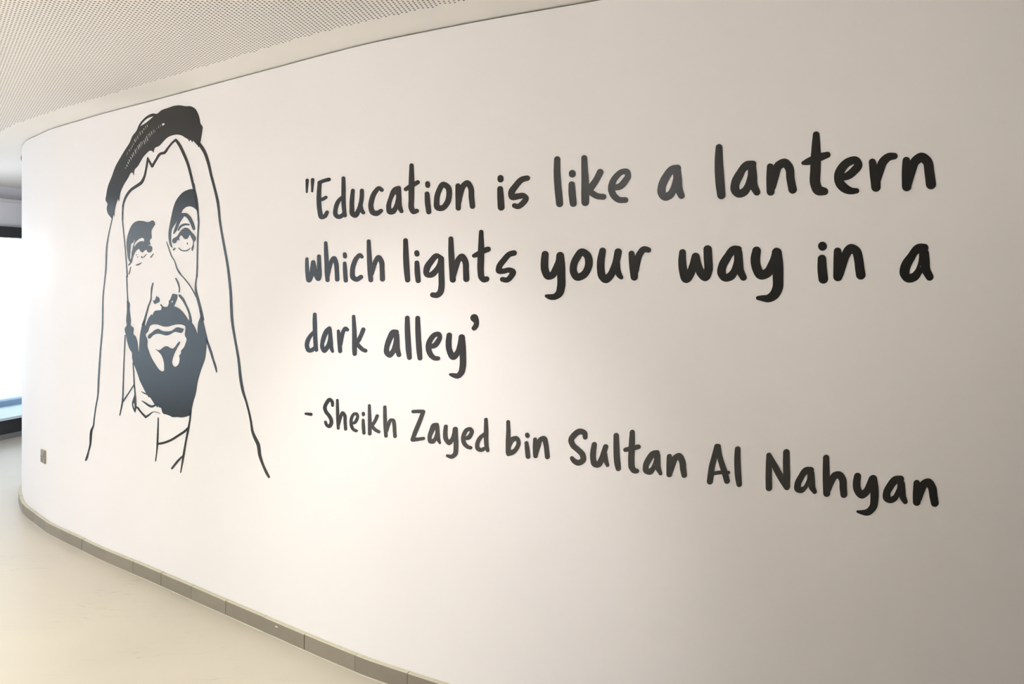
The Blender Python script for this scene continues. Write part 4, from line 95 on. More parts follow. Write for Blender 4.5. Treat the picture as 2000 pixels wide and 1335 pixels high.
["lips",None,[["55795,13702 -63,-13 -68,-20 -197,-74 -150,-65 -76,-24 -141,-26 -153,-16 -142,-12 -142,-5 -155,2 -143,11 -156,24 -144,31 -105,34 -39,7 -53,1 -39,-5 -106,-19 -133,-35 -121,-46 -236,-115 -268,-105 -69,-44 -51,-49 -16,-24 -10,-49 15,-41 29,-19 63,-13 80,1 67,17 56,34 104,75 146,69 79,31 80,25 92,21 93,16 185,17 105,0 274,-24 273,-34 90,-4 90,3 104,10 180,33 76,22 143,53 200,65 76,20 75,14 113,5 213,-24 199,-14 37,0 49,6 42,15 33,19 69,57 110,117 -7,6 -259,42 -99,11 -199,13"]]],
["eye",None,[["53237,19382 -160,-43 -121,-17 -120,-8 -134,9 -254,51 -121,19 -258,25 -123,7 -137,-1 -192,-16 -165,-30 -124,-41 -96,-48 -85,-53 -78,-54 -98,-81 -78,-83 -67,-87 -104,-149 -77,-134 -78,-198 -36,-200 1,-136 14,-137 104,-468 39,-87 75,-116 90,-98 77,-62 -238,-125 104,-51 15,1 155,82 73,42 65,49 49,63 80,205 88,134 52,62 72,70 116,89 68,41 111,45 150,37 14,-1 109,-115 55,-36 54,-22 163,-47 100,73 48,24 41,10 138,23 89,38 7,-5 -3,-42 17,-35 29,-29 57,-34 40,-17 54,-13 53,-5 54,0 67,8 45,11 44,20 41,34 43,61 28,68 1,35 -13,28 -33,35 -36,24 -54,25 -53,17 -53,9 -161,5 -13,-5 -27,-26 -9,11 5,34 7,7 241,35 10,7 -70,120 -23,56 23,62 38,26 107,45 44,33 14,48 -44,154 1,125 13,61 28,55 36,40 148,111 136,95 22,36 -1,42 -16,35 -30,36 -67,51 -53,28 -50,18 -43,8","52209,18475 77,-6 41,-10 67,-28 36,-26 20,-36 -15,-104 -163,30 -54,6 -68,0 -150,-15 -163,-35 -96,-32 -151,-71 -58,-40 -135,-128 -11,11 -17,65 14,70 32,49 48,48 99,71 122,57 215,78 88,22 82,13","51429,18401 9,3 2,-3 -72,-189 -137,-231 -101,-197 -24,-63 -15,-71 -15,-157 -23,-78 -87,-148 -52,108 -17,100 43,328 38,156 17,142 26,64 78,54 118,23 41,14 26,22 25,56 19,21 33,20"],["53396,17595 -27,-6 -279,-164 -11,-11 1,-14 23,-18 40,-5 27,5 13,7 236,184 0,14"],["52676,17594 -334,-167 -6,-20 18,-15 40,-5 27,7 285,173 10,8 -4,13 -23,7"],["51604,17591 -28,-5 -12,-10 7,-21 46,-16 42,1 19,13 -6,18 -23,11"],["52137,17481 -28,-5 -16,-9 -8,-14 6,-14 107,-72 34,-8 40,4 28,16 5,14 -8,14 -113,65 -20,7"],["51714,17461 -25,-15 1,-14 10,-8 55,-15 27,2 13,5 10,14 -9,15 -55,17"],["52164,17129 -602,-111 -21,-15 6,-21 15,-8 28,-5 151,3 96,7 54,11 96,29 194,82 14,13 -5,7"],["50994,16911 -14,-2 -18,-13 -210,-377 7,-21 38,-13 38,5 20,14 166,384 -2,15"]]],
["eyebrow",None,[["57076,20808 -109,-7 -218,-27 -207,-35 -98,-23 -110,-35 -99,-40 -99,-47 -174,-94 -94,-60 -159,-123 -83,-82 -67,-83 -122,-180 -61,-111 -49,-111 -228,-560 -111,-319 -28,-107 -17,-114 0,-209 17,-116 32,-109 49,-133 36,-64 55,-63 50,-38 140,-84 6,3 0,7 -87,190 -22,68 -15,81 -7,162 7,188 15,107 27,113 22,53 29,46 44,45 359,279 150,109 4,-3 -14,-6 1,-7 -88,-109 -241,-344 -107,-217 2,-13 20,-14 34,-5 25,6 175,104 71,50 75,77 78,124 45,58 145,160 150,132 219,158 98,-4 61,-15 113,-57 128,-85 87,-82 124,-137 126,-169 96,-141 23,-21 51,-20 35,-5 36,1 36,8 22,9 26,25 3,33 -48,119 -52,99 -55,87 -169,217 -68,69 -89,67 -108,67 -86,44 -109,40 -73,18 -110,13 -220,3 -62,-9 -50,-20 -14,7 32,85 19,32 39,37 48,35 57,32 127,56 85,27 86,19 85,12 85,5 157,-6 84,-10 96,-19 143,-44 130,-56 308,-177 -290,1140 -6,3 -285,37"]]],
["eye",None,[["56535,19076 -147,-8 -135,-24 -124,-38 -87,-40 -63,-42 -43,-47 -77,-124 0,-13 13,-14 20,-8 25,-3 34,8 117,108 51,38 84,38 136,38 111,19 122,9 122,0 206,-16 24,2 24,8 20,18 1,20 -19,20 -26,11 -206,31 -73,7"],["56584,18857 -49,-3 -70,-12 -114,-32 -89,-33 -82,-43 -138,-88 -67,-50 -119,-102 -76,-49 -100,-35 -227,-54 -77,-40 -36,-32 -33,-46 -5,-34 10,-27 19,-27 24,-21 48,-26 50,-13 51,-5 63,1 38,3 75,30 91,104 71,27 63,-1 124,-20 9,6 -46,51 -13,24 5,40 95,107 87,7 74,-1 69,-25 85,-89 56,-37 73,-28 86,-18 48,-1 73,9 49,13 48,26 71,85 37,31 98,47 130,-166 120,-114 24,-34 12,-46 -1,-52 -25,-97 -33,-56 -86,-110 -8,-52 11,-33 22,-33 38,-49 11,1 111,161 31,64 3,65 -14,66 -1,65 33,51 28,17 73,32 27,18 19,26 12,32 2,32 -4,33 -18,39 -34,41 -45,40 -103,79 -203,118 -148,107 -81,52 -97,41 -109,29 -61,11"],["56779,18093 -12,0 -11,-6 -33,-78 19,-18 37,-7 36,9 11,13 -33,80"],["55942,17853 -25,-7 -5,-13 5,-7 137,-85 64,-33 73,-25 86,-21 99,-16 98,-9 86,-2 97,5 85,10 85,17 37,10 61,25 149,95 -5,11 -12,5 -24,-2 -167,-75 -51,-15 -60,-13 -122,-13 -159,-1 -160,17 -111,25 -87,34 -149,78"],["55529,17846 -25,-10 -120,-63 -7,-14 6,-20 19,-14 20,-7 31,-4 38,5 124,61 15,13 4,20 -18,21 -37,13"]]],
["neck_outline",None,[["50379,13106 -34,-9 -22,-22 -57,-601 -113,-1383 -59,-798 -27,-515 -20,-204 -65,-331 -152,-434 -94,-300 7,-13 19,-7 29,1 16,5 19,16 271,605 55,164 30,10 25,17 1112,970 11,-9 40,-188 31,-239 -35,-81 -111,-173 -89,-169 -22,-61 -7,-94 25,-97 57,-101 114,-130 125,-106 13,-1 83,141 21,52 18,72 30,-3 55,-12 55,-23 409,-226 334,-154 31,-22 40,-11 40,0 40,6 27,10 305,150 83,45 146,93 67,37 106,46 80,26 79,13 93,0 185,-6 302,-29 26,3 4,8 -16,5 -342,43 -212,7 -66,-2 -66,-8 -107,-24 -130,-40 -82,-33 -216,-101 -279,-111 -13,-1 -233,88 -158,73 -200,109 -110,81 -58,31 -55,17 -41,7 -143,8 3,248 -15,169 -13,83 -30,111 -40,245 -70,355 -60,613 -83,577 -10,13 -21,8 -28,0 -19,-5 -16,-8 -10,-14 74,-579 26,-467 17,-155 -604,-520 -525,-437 27,259 23,614 67,1028 63,795 89,947 -3,14 -18,13 -20,5","51326,9359 7,5 14,-5 35,-37 24,-41 13,-41 5,-106 -12,-65 -10,-10 -55,30 -33,27 -39,54 -34,75 -4,28 7,22 22,23"]]],
["collar_outline",None,[["57093,9577 -36,-16 -19,-23 -51,-339 -41,-194 -61,-183 -72,-185 -9,-8 -256,-162 -172,-92 -1049,-486 -203,-83 -193,-68 -296,-96 -220,-62 -274,-66 -223,-46 -13,1 26,332 21,995 -13,20 -34,6 -39,-11 -19,-19 -53,-678 -69,-667 -34,-417 -29,-196 -85,-383 4,-13 20,-9 40,4 18,9 13,15 103,392 110,494 7,7 406,78 285,72 336,104 307,109 114,45 202,88 500,237 383,171 147,74 158,99 5,-3 -292,-898 -124,-406 -302,-176 -211,-139 -88,-67 -167,-136 -338,-286 -18,-25 2,-20 10,-12 19,-11 25,-5 25,-1 38,5 51,21 523,428 170,130 219,155 7,-5 -191,-776 11,-14 25,-5 36,10 16,16 236,635 132,401 125,483 55,185 203,529 64,204 108,430 86,466 -4,20 -21,14 -36,7"]]]
]

# ---------------------------------------------------------------- helpers
def node_mat(name, color, rough=.6, spec=.5, metal=0, noise=0, nscale=4, bump=0, bscale=60, detail=4, rvar=0):
    m = bpy.data.materials.new(name); m.use_nodes = True
    n = m.node_tree.nodes; l = m.node_tree.links; p = n['Principled BSDF']
    p.inputs['Base Color'].default_value = (*color, 1); p.inputs['Roughness'].default_value = rough
    p.inputs['Specular IOR Level'].default_value = spec; p.inputs['Metallic'].default_value = metal
    g = n.new('ShaderNodeNewGeometry')
    if noise or rvar:
        t = n.new('ShaderNodeTexNoise'); t.inputs['Scale'].default_value = nscale; t.inputs['Detail'].default_value = detail
        l.new(g.outputs['Position'], t.inputs['Vector'])
        if noise:
            mx = n.new('ShaderNodeMix'); mx.data_type = 'RGBA'
            mx.inputs[6].default_value = (*[c*(1-noise) for c in color], 1); mx.inputs[7].default_value = (*[min(1, c*(1+noise)) for c in color], 1)
            l.new(t.outputs['Fac'], mx.inputs[0]); l.new(mx.outputs[2], p.inputs['Base Color'])
        if rvar:
            mr = n.new('ShaderNodeMapRange'); mr.inputs[3].default_value = rough-rvar; mr.inputs[4].default_value = rough+rvar
            l.new(t.outputs['Fac'], mr.inputs[0]); l.new(mr.outputs[0], p.inputs['Roughness'])
    if bump:
        b = n.new('ShaderNodeBump'); b.inputs['Strength'].default_value = bump; b.inputs['Distance'].default_value = .002
        t2 = n.new('ShaderNodeTexNoise'); t2.inputs['Scale'].default_value = bscale; t2.inputs['Detail'].default_value = 3
        l.new(g.outputs['Position'], t2.inputs['Vector']); l.new(t2.outputs['Fac'], b.inputs['Height']); l.new(b.outputs[0], p.inputs['Normal'])
    return m

def mesh_obj(name, bm, mat, parent=None, smooth=False):
    me = bpy.data.meshes.new(name); bmesh.ops.recalc_face_normals(bm, faces=bm.faces[:]) if RECALC[0] else None
    bm.to_mesh(me); bm.free()
    for mm in (mat if isinstance(mat, (list, tuple)) else [mat]): me.materials.append(mm)
    if smooth:
        for p in me.polygons: p.use_smooth = True
    o = bpy.data.objects.new(name, me); COL.objects.link(o); o.parent = parent
    return o
RECALC = [True]
def empty(name, loc=(0, 0, 0)):
    o = bpy.data.objects.new(name, None); COL.objects.link(o); o.location = loc; o.empty_display_size = .1; return o
def tag(o, label=None, cat=None, group=None, kind=None):
    for k, v in (('label', label), ('category', cat), ('group', group), ('kind', kind)):
        if v: o[k] = v
    return o
def box(bm, x0, x1, y0, y1, z0, z1, mi=0, M=None):
    v = [bm.verts.new(Vector((x, y, z)) if M is None else M @ Vector((x, y, z))) for z in (z0, z1) for y in (y0, y1) for x in (x0, x1)]
    for f in ((0, 2, 3, 1), (4, 5, 7, 6), (0, 1, 5, 4), (2, 6, 7, 3), (0, 4, 6, 2), (1, 3, 7, 5)):
        bm.faces.new([v[i] for i in f]).material_index = mi
    return v

# plan of the curved wall: arc length -> point and outward normal (towards the room)
PL = np.array(PLAN, float)
SS = np.r_[0, np.cumsum(np.linalg.norm(np.diff(PL, axis=0), axis=1))]
TT = np.gradient(PL, SS, axis=0); TT /= np.linalg.norm(TT, axis=1)[:, None]
NN = np.stack([TT[:, 1], -TT[:, 0]], 1)
def wp(s, z, d=0.0):
    x, y = np.interp(s, SS, PL[:, 0]), np.interp(s, SS, PL[:, 1])
    nx, ny = np.interp(s, SS, NN[:, 0]), np.interp(s, SS, NN[:, 1]); q = math.hypot(nx, ny)
    return Vector((x+d*nx/q, y+d*ny/q, z))
def sweep(bm, s0, s1, prof, closed=True, caps=True, step=.04, mi=None):
    """sweep a profile [(d, z)...] along the wall plan from s0 to s1"""
    ss = [s0]+[s for s in SS if s0+1e-4 < s < s1-1e-4]+[s1]
    rows = [[bm.verts.new(wp(s, z, d)) for d, z in prof] for s in ss]
    n = len(prof)
    for a, b in zip(rows, rows[1:]):
        for i in range(n if closed else n-1):
            f = bm.faces.new((a[i], a[(i+1) % n], b[(i+1) % n], b[i]))
            if mi: f.material_index = mi[i]
    if caps and closed: bm.faces.new(rows[0]); bm.faces.new(rows[-1][::-1])

# ---------------------------------------------------------------- materials
M_wall = node_mat('wall paint', (.815, .792, .80), .55, .3, noise=.012, nscale=1.3, bump=.04, bscale=180)
M_ceil = node_mat('ceiling paint', (.835, .815, .79), .7, .2, noise=.015, nscale=2)
M_floor = node_mat('polished screed', (.60, .545, .455), .40, .22, noise=.07, nscale=2.2, detail=6, rvar=.07)
M_skirt = node_mat('grey stone tile', (.24, .212, .168), .45, .4, noise=.10, nscale=16, bump=.15, bscale=90)
M_skirt_b = node_mat('pale grey stone tile', (.262, .233, .185), .45, .4, noise=.10, nscale=16, bump=.15, bscale=90)
M_edge = node_mat('cut tile edge', (.60, .56, .44), .7, .2, noise=.15, nscale=30)
M_grout = node_mat('sealant', (.55, .51, .42), .6, .2)
M_gap = node_mat('shadow gap', (.20, .18, .16), .8, .1)
M_void = node_mat('shade in ceiling void', (.10, .092, .08), .9, 0)
M_vinyl = node_mat('charcoal vinyl film', (.0092, .0088, .0080), .25, .36, rvar=.02, nscale=5)
M_frame = node_mat('dark window frame', (.045, .05, .055), .45, .5)
M_outer = node_mat('outer wall paint', (.78, .77, .76), .7, .2)
M_bulk = node_mat('bulkhead paint', (.84, .83, .90), .7, .2)
M_metal = node_mat('brushed metal plate', (.42, .38, .31), .38, .5, metal=.8, noise=.08, nscale=40)
M_socket = node_mat('dark socket plastic', (.02, .018, .015), .4, .5)
M_white = node_mat('white plastic', (.75, .75, .74), .4, .5)
M_grey = node_mat('grey plastic', (.30, .30, .30), .45, .5)
M_pave = node_mat('pale terrace paving', (.66, .74, .78), .8, .2, noise=.04, nscale=3)
M_kerb = node_mat('blue grey kerb', (.25, .34, .43), .7, .3)
gm = bpy.data.materials.new('window glass'); gm.use_nodes = True; n = gm.node_tree.nodes; l = gm.node_tree.links
n.remove(n['Principled BSDF']); tr = n.new('ShaderNodeBsdfTransparent'); tr.inputs[0].default_value = (.93, .97, 1, 1)
gl = n.new('ShaderNodeBsdfGlossy'); gl.inputs['Roughness'].default_value = .02
lw = n.new('ShaderNodeLayerWeight'); lw.inputs[0].default_value = .5; pw = n.new('ShaderNodeMath'); pw.operation = 'POWER'; pw.inputs[1].default_value = 5
l.new(lw.outputs['Facing'], pw.inputs[0]); fr = n.new('ShaderNodeMath'); fr.operation = 'MULTIPLY_ADD'; fr.inputs[1].default_value = .5; fr.inputs[2].default_value = .03; l.new(pw.outputs[0], fr.inputs[0]); ms = n.new('ShaderNodeMixShader')
l.new(fr.outputs[0], ms.inputs[0]); l.new(tr.outputs[0], ms.inputs[1]); l.new(gl.outputs[0], ms.inputs[2]); l.new(ms.outputs[0], n['Material Output'].inputs[0])
M_glass = gm
# faint scuffs on the floor
n = M_floor.node_tree.nodes; l = M_floor.node_tree.links; p = n['Principled BSDF']
g = [x for x in n if x.bl_idname == 'ShaderNodeNewGeometry'][0]
mp = n.new('ShaderNodeMapping'); mp.inputs['Rotation'].default_value = (0, 0, .5); mp.inputs['Scale'].default_value = (1.2, 9, 1); l.new(g.outputs['Position'], mp.inputs['Vector'])
t = n.new('ShaderNodeTexNoise'); t.inputs['Scale'].default_value = 1.4; t.inputs['Detail'].default_value = 2; l.new(mp.outputs[0], t.inputs['Vector'])
r = n.new('ShaderNodeValToRGB'); r.color_ramp.elements[0].position = .492; r.color_ramp.elements[0].color = (0, 0, 0, 1); r.color_ramp.elements[1].position = .508; r.color_ramp.elements[1].color = (0, 0, 0, 1)
em = r.color_ramp.elements.new(.5); em.color = (1, 1, 1, 1); l.new(t.outputs['Fac'], r.inputs[0])
t3 = n.new('ShaderNodeTexNoise'); t3.inputs['Scale'].default_value = 2.1; l.new(g.outputs['Position'], t3.inputs['Vector'])
r3 = n.new('ShaderNodeMapRange'); r3.inputs[1].default_value = .5; r3.inputs[2].default_value = .62; r3.inputs[4].default_value = .42; l.new(t3.outputs['Fac'], r3.inputs[0])
mu = n.new('ShaderNodeMath'); mu.operation = 'MULTIPLY'; l.new(r.outputs[0], mu.inputs[0]); l.new(r3.outputs[0], mu.inputs[1])
mx = n.new('ShaderNodeMix'); mx.data_type = 'RGBA'; mx.inputs[7].default_value = (.36, .31, .24, 1)
src = p.inputs['Base Color'].links[0].from_socket; l.new(mu.outputs[0], mx.inputs[0]); l.new(src, mx.inputs[6]); l.new(mx.outputs[2], p.inputs['Base Color'])

# ---------------------------------------------------------------- setting: shell
# facade line on the left: through FA with direction FD
FD = Vector((.28, .96, 0)).normalized(); FA = Vector((-5.19, 8.10, 0)); FNn = Vector((FD.y, -FD.x, 0))   # FNn points into the room
def fp(t, d, z): return FA+FD*t+FNn*d+Vector((0, 0, z))
FMAT = Matrix.Translation(FA) @ Matrix(((FD.x, FNn.x, 0, 0), (FD.y, FNn.y, 0, 0), (0, 0, 1, 0), (0, 0, 0, 1)))
def fbox(bm, t0, t1, d0, d1, z0, z1, mi=0): box(bm, t0, t1, d0, d1, z0, z1, mi, FMAT)

bm = bmesh.new()
fl = [bm.verts.new((x, y, 0)) for x, y in (fp(-13.4, -.25, 0)[:2], (5.2, -4.8), (5.2, 14.3), fp(6.5, -.25, 0)[:2])]
r = bmesh.ops.extrude_face_region(bm, geom=[bm.faces.new(fl)])
for v in [x for x in r['geom'] if isinstance(x, bmesh.types.BMVert)]: v.co.z = -.12
tag(mesh_obj('floor', bm, M_floor), kind='structure')

bm = bmesh.new()
sweep(bm, 0, SS[-1], [(0, 0), (0, CEIL-.007), (-.02, CEIL-.007), (-.02, CEIL), (-.14, CEIL), (-.14, 0)])
wall = tag(mesh_obj('wall_front', bm, M_wall, smooth=False), kind='structure')
me = wall.data
for pz in me.polygons: pz.use_smooth = abs(pz.normal.z) < .2
me.set_sharp_from_angle(angle=math.radians(35))
bm = bmesh.new(); sweep(bm, 0, SS[-1], [(-.019, CEIL-.0065), (-.019, CEIL-.0005), (-.0165, CEIL-.0005), (-.0165, CEIL-.0065)])
tag(mesh_obj('trim_1', bm, M_gap), kind='structure')

TE = 5.2   # facade extents along t
def wallbox(name, x0, x1, y0, y1, z0=0, z1=CEIL, m=None):
    b = bmesh.new(); box(b, x0, x1, y0, y1, z0, z1); return tag(mesh_obj(name, b, m or M_outer), kind='structure')
wallbox('wall_right', 4.6, 4.75, -3.95, 13.9)
wallbox('wall_behind', -8.9, 4.75, -4.1, -3.95, m=node_mat('dimmed wall paint', (.20, .185, .165), .7, .2))  # wall behind the camera darkened in colour to keep vinyl reflections dim
wallbox('wall_back', -3.75, 4.75, 13.9, 14.05)

# facade wall: bulkhead above the glazing, short return piers
TS = -1.20   # nearer than this the glazing is taller
bm = bmesh.new(); fbox(bm, TS, 6.6, -.30, -.05, 2.17, 2.44); fbox(bm, -13.0, 6.6, -.30, -.11, 2.47, CEIL); fbox(bm, TS, 6.6, -.30, -.11, 2.44, 2.47)
fbox(bm, -13.0, -5.6, -.30, -.05, 0, 2.47); fbox(bm, 1.0, 6.6, -.30, -.05, 0, 2.17)
tag(mesh_obj('wall_left', bm, M_bulk), kind='structure')
bm = bmesh.new(); fbox(bm, TS, 6.6, -.05, -.03, 2.425, 2.455)
tag(mesh_obj('trim_2', bm, M_white), kind='structure')
bm = bmesh.new(); fbox(bm, -5.6, 1.0, -.20, 0.02, 0, .05)
tag(mesh_obj('baseboard_left', bm, node_mat('window plinth', (.30, .30, .30), .6, .3)), kind='structure')
win = tag(empty('window_1', FA[:]), kind='structure')
bm = bmesh.new()
T0, T1 = -5.6, 1.0; n_bay = 3; bay = (T1-T0)/n_bay   # bays of 2.2 m, the step in height falls on a mullion
fbox(bm, T0, T1, -.13, -.0, .05, .19); fbox(bm, TS, T1, -.13, -.0, 2.06, 2.17); fbox(bm, T0, TS, -.13, -.0, 2.41, 2.47)
fr_o = mesh_obj('window_frame', bm, M_frame); fr_o.parent = win; fr_o.matrix_parent_inverse = win.matrix_world.inverted()
win_inv = Matrix.Translation(FA).inverted()
fr_o.matrix_parent_inverse = win_inv
for k in range(n_bay+1):
    t = T0+bay*k; bm = bmesh.new(); fbox(bm, t-.03, t+.03, -.12, -.01, .19, 2.06 if t > TS+.01 else 2.41)
    o = mesh_obj('mullion', bm, M_frame, win); o.matrix_parent_inverse = win_inv
for k in range(n_bay):
    t = T0+bay*k; bm = bmesh.new(); fbox(bm, t+.03, t+bay-.03, -.075, -.065, .19, 2.06 if t > TS-.01 else 2.41)
    o = mesh_obj('glass_pane', bm, M_glass, win); o.matrix_parent_inverse = win_inv

# terrace beyond the glazing
bm = bmesh.new(); fbox(bm, -14, 14, -16, -.26, -.14, -.03)
tag(mesh_obj('terrace', bm, M_pave), kind='structure')
bm = bmesh.new(); fbox(bm, -14, 12, -4.2, -.31, 2.60, 2.78)  # unseen slab added outside to cut steep sky light on the floor
tag(mesh_obj('sky_blocker', bm, M_outer), kind='structure')
bm = bmesh.new(); fbox(bm, -9.5, 13, -2.2, -2.05, -.03, .045)
tag(mesh_obj('terrace_kerb', bm, M_kerb), 'low blue grey kerb running along the terrace outside the window', 'kerb')

# ---------------------------------------------------------------- ceiling with perforated field
PITCH, HR, ROT = .0178, .0044, math.radians(-8.5)
ca, sa = math.cos(ROT), math.sin(ROT)
NX, NY = 25, 25; BL = PITCH*NX
u = np.arange(-14*NX, 14*NX)
gu, gv = np.meshgrid((np.arange(-20*NX, 12*NX)+.5)*PITCH, (np.arange(-14*NY, 38*NY)+.5)*PITCH, indexing='ij')
gx, gy = gu*ca-gv*sa, gu*sa+gv*ca
def clear(gx, gy):
    """distance to the wall plan, negative behind the wall"""
    out = np.full(gx.shape, -1.0)
    P2 = PL[::3]; N2 = NN[::3]
    flat = np.stack([gx.ravel(), gy.ravel()], 1); res = np.empty(len(flat))
    for a in range(0, len(flat), 20000):
        q = flat[a:a+20000]; d = np.hypot(q[:, None, 0]-P2[None, :, 0], q[:, None, 1]-P2[None, :, 1]); j = d.argmin(1)
        sg = ((q-P2[j])*N2[j]).sum(1); res[a:a+20000] = d[np.arange(len(q)), j]*np.sign(sg)
    return res.reshape(gx.shape)
box_in = (gx > -5.4) & (gx < 1.9) & (gy > 1.5) & (gy < 5.75)
fac = ((gx-FA.x)*FNn.x+(gy-FA.y)*FNn.y)
cl = np.full(gx.shape, -1.0); cl[box_in] = clear(gx[box_in], gy[box_in])
perf = box_in & (cl > .203) & (fac > .35)
ii, jj = np.where(perf)
N = len(ii); print('perforations', N)
h = PITCH/2; k8 = [math.radians(22.5+45*k) for k in range(8)]
loc = np.array([(-h, -h), (h, -h), (h, h), (-h, h)]+[(HR*math.cos(a), HR*math.sin(a)) for a in k8])
cu, cv = gu[ii, jj], gv[ii, jj]
pu = cu[:, None]+loc[None, :, 0]; pv = cv[:, None]+loc[None, :, 1]
vx = pu*ca-pv*sa; vy = pu*sa+pv*ca
V = np.stack([vx, vy, np.full(vx.shape, CEIL)], 2).reshape(-1, 3)
# octagon vertex k at 22.5+45k deg: 0:22 1:67 2:112 3:157 4:202 5:247 6:292 7:337 ; corners 0 SW 1 SE 2 NE 3 NW
quads = [(0, 4+5, 4+6, 1), (1, 4+7, 4+0, 2), (2, 4+1, 4+2, 3), (3, 4+3, 4+4, 0)]
tris = [(0, 4+4, 4+5), (1, 4+6, 4+7), (2, 4+0, 4+1), (3, 4+2, 4+3)]
me = bpy.data.meshes.new('perforated_board')
base = (np.arange(N)*12)[:, None]
li = np.concatenate([np.concatenate([base+np.array(q) for q in quads], 1), np.concatenate([base+np.array(q) for q in tris], 1)], 1).ravel()
cnt = np.tile(np.array([4]*4+[3]*4), N); st = np.r_[0, np.cumsum(cnt)[:-1]]
me.vertices.add(len(V)); me.vertices.foreach_set('co', V.ravel())
me.loops.add(len(li)); me.loops.foreach_set('vertex_index', li.astype(np.int32))
me.polygons.add(len(cnt)); me.polygons.foreach_set('loop_start', st.astype(np.int32)); me.polygons.foreach_set('loop_total', cnt.astype(np.int32))
me.update(); me.validate(); me.materials.append(M_ceil)
ceil_o = bpy.data.objects.new('perforated_board', me)
# plain board: one quad per unperforated cell run
vs_, fs_ = [], []
def quad(u0, u1, v0, v1):
    b = len(vs_)
    for a, c in ((u0, v0), (u1, v0), (u1, v1), (u0, v1)): vs_.append((a*ca-c*sa, a*sa+c*ca, CEIL))
    fs_.append((b, b+3, b+2, b+1))
nu, nv = perf.shape
for bi in range(nu//NX):
    for bj in range(nv//NY):
        blk = perf[bi*NX:(bi+1)*NX, bj*NY:(bj+1)*NY]
        u0 = gu[bi*NX, 0]-h; v0 = gv[0, bj*NY]-h
        if fac[bi*NX:(bi+1)*NX, bj*NY:(bj+1)*NY].max() < -.15: continue
        if not blk.any(): quad(u0, u0+BL, v0, v0+BL); continue
        if blk.all(): continue
        for i in range(NX):
            j = 0
            while j < NY:
                if blk[i, j]: j += 1; continue
                j0 = j
                while j < NY and not blk[i, j]: j += 1
                quad(u0+i*PITCH, u0+(i+1)*PITCH, v0+j0*PITCH, v0+j*PITCH)
m2 = bpy.data.meshes.new('ceiling'); m2.from_pydata(vs_, [], fs_); m2.materials.append(M_ceil)
ceil_root = bpy.data.objects.new('ceiling', m2); COL.objects.link(ceil_root); tag(ceil_root, kind='structure')
COL.objects.link(ceil_o); ceil_o.parent = ceil_root; tag(ceil_o, kind='stuff')
bm = bmesh.new()
fl = [bm.verts.new((x, y, CEIL+.006)) for x, y in (fp(-13.4, -.30, 0)[:2], (5.2, -4.8), (5.2, 14.3), fp(6.5, -.30, 0)[:2])]
r = bmesh.ops.extrude_face_region(bm, geom=[bm.faces.new(fl)])
for v in [x for x in r['geom'] if isinstance(x, bmesh.types.BMVert)]: v.co.z = CEIL+.06
o = mesh_obj('hole_shade_sheet', bm, M_void, ceil_root)  # dark sheet whose colour stands for the shade inside the perforations

# ---------------------------------------------------------------- skirting tiles
bb = tag(empty('baseboard_front', wp(3.5, 0)[:]), kind='structure'); inv = Matrix.Translation(wp(3.5, 0)).inverted()
cuts = [SS[0]+.002]+JOINTS
random.seed(4)
for k, (a, b) in enumerate(zip(cuts, cuts[1:])):
    bm = bmesh.new(); j = random.uniform(-.0012, .0012); hh = .070+random.uniform(-.0006, .0006)
    sweep(bm, a+.0012, b-.0012, [(.0005, .002), (.021+j, .002), (.021+j, hh-.0015), (.0195+j, hh), (.0005, hh)], mi=[0, 0, 1, 1, 0])
    o = mesh_obj('tile', bm, [M_skirt if k % 3 else M_skirt_b, M_edge], bb); o.matrix_parent_inverse = inv
bm = bmesh.new(); sweep(bm, SS[0]+.002, SS[-1]-.002, [(.001, .0), (.0235, .0), (.0218, .0025), (.001, .0025)])
o = mesh_obj('floor_sealant', bm, M_grout, bb); o.matrix_parent_inverse = inv
bm = bmesh.new(); sweep(bm, SS[0]+.002, SS[-1]-.002, [(.0005, .003), (.014, .003), (.014, .068), (.0005, .068)])
o = mesh_obj('mortar_bed', bm, M_gap, bb); o.matrix_parent_inverse = inv
# chipped white speck on one tile
bm = bmesh.new(); s0 = CHIP
for q in ((-.011, -.001), (-.004, .0022), (.010, .001), (.008, -.0022), (-.003, -.003)): bm.verts.new(wp(s0+q[0], .052+q[1], .0232))
bm.faces.new(bm.verts[:]); r = bmesh.ops.extrude_face_region(bm, geom=bm.faces[:]); nv = [x for x in r['geom'] if isinstance(x, bmesh.types.BMVert)]
nd = (wp(s0, 0, 1)-wp(s0, 0, 0)); bmesh.ops.translate(bm, verts=nv, vec=-nd*.002)
o = mesh_obj('paint_speck', bm, M_white, bb); o.matrix_parent_inverse = inv

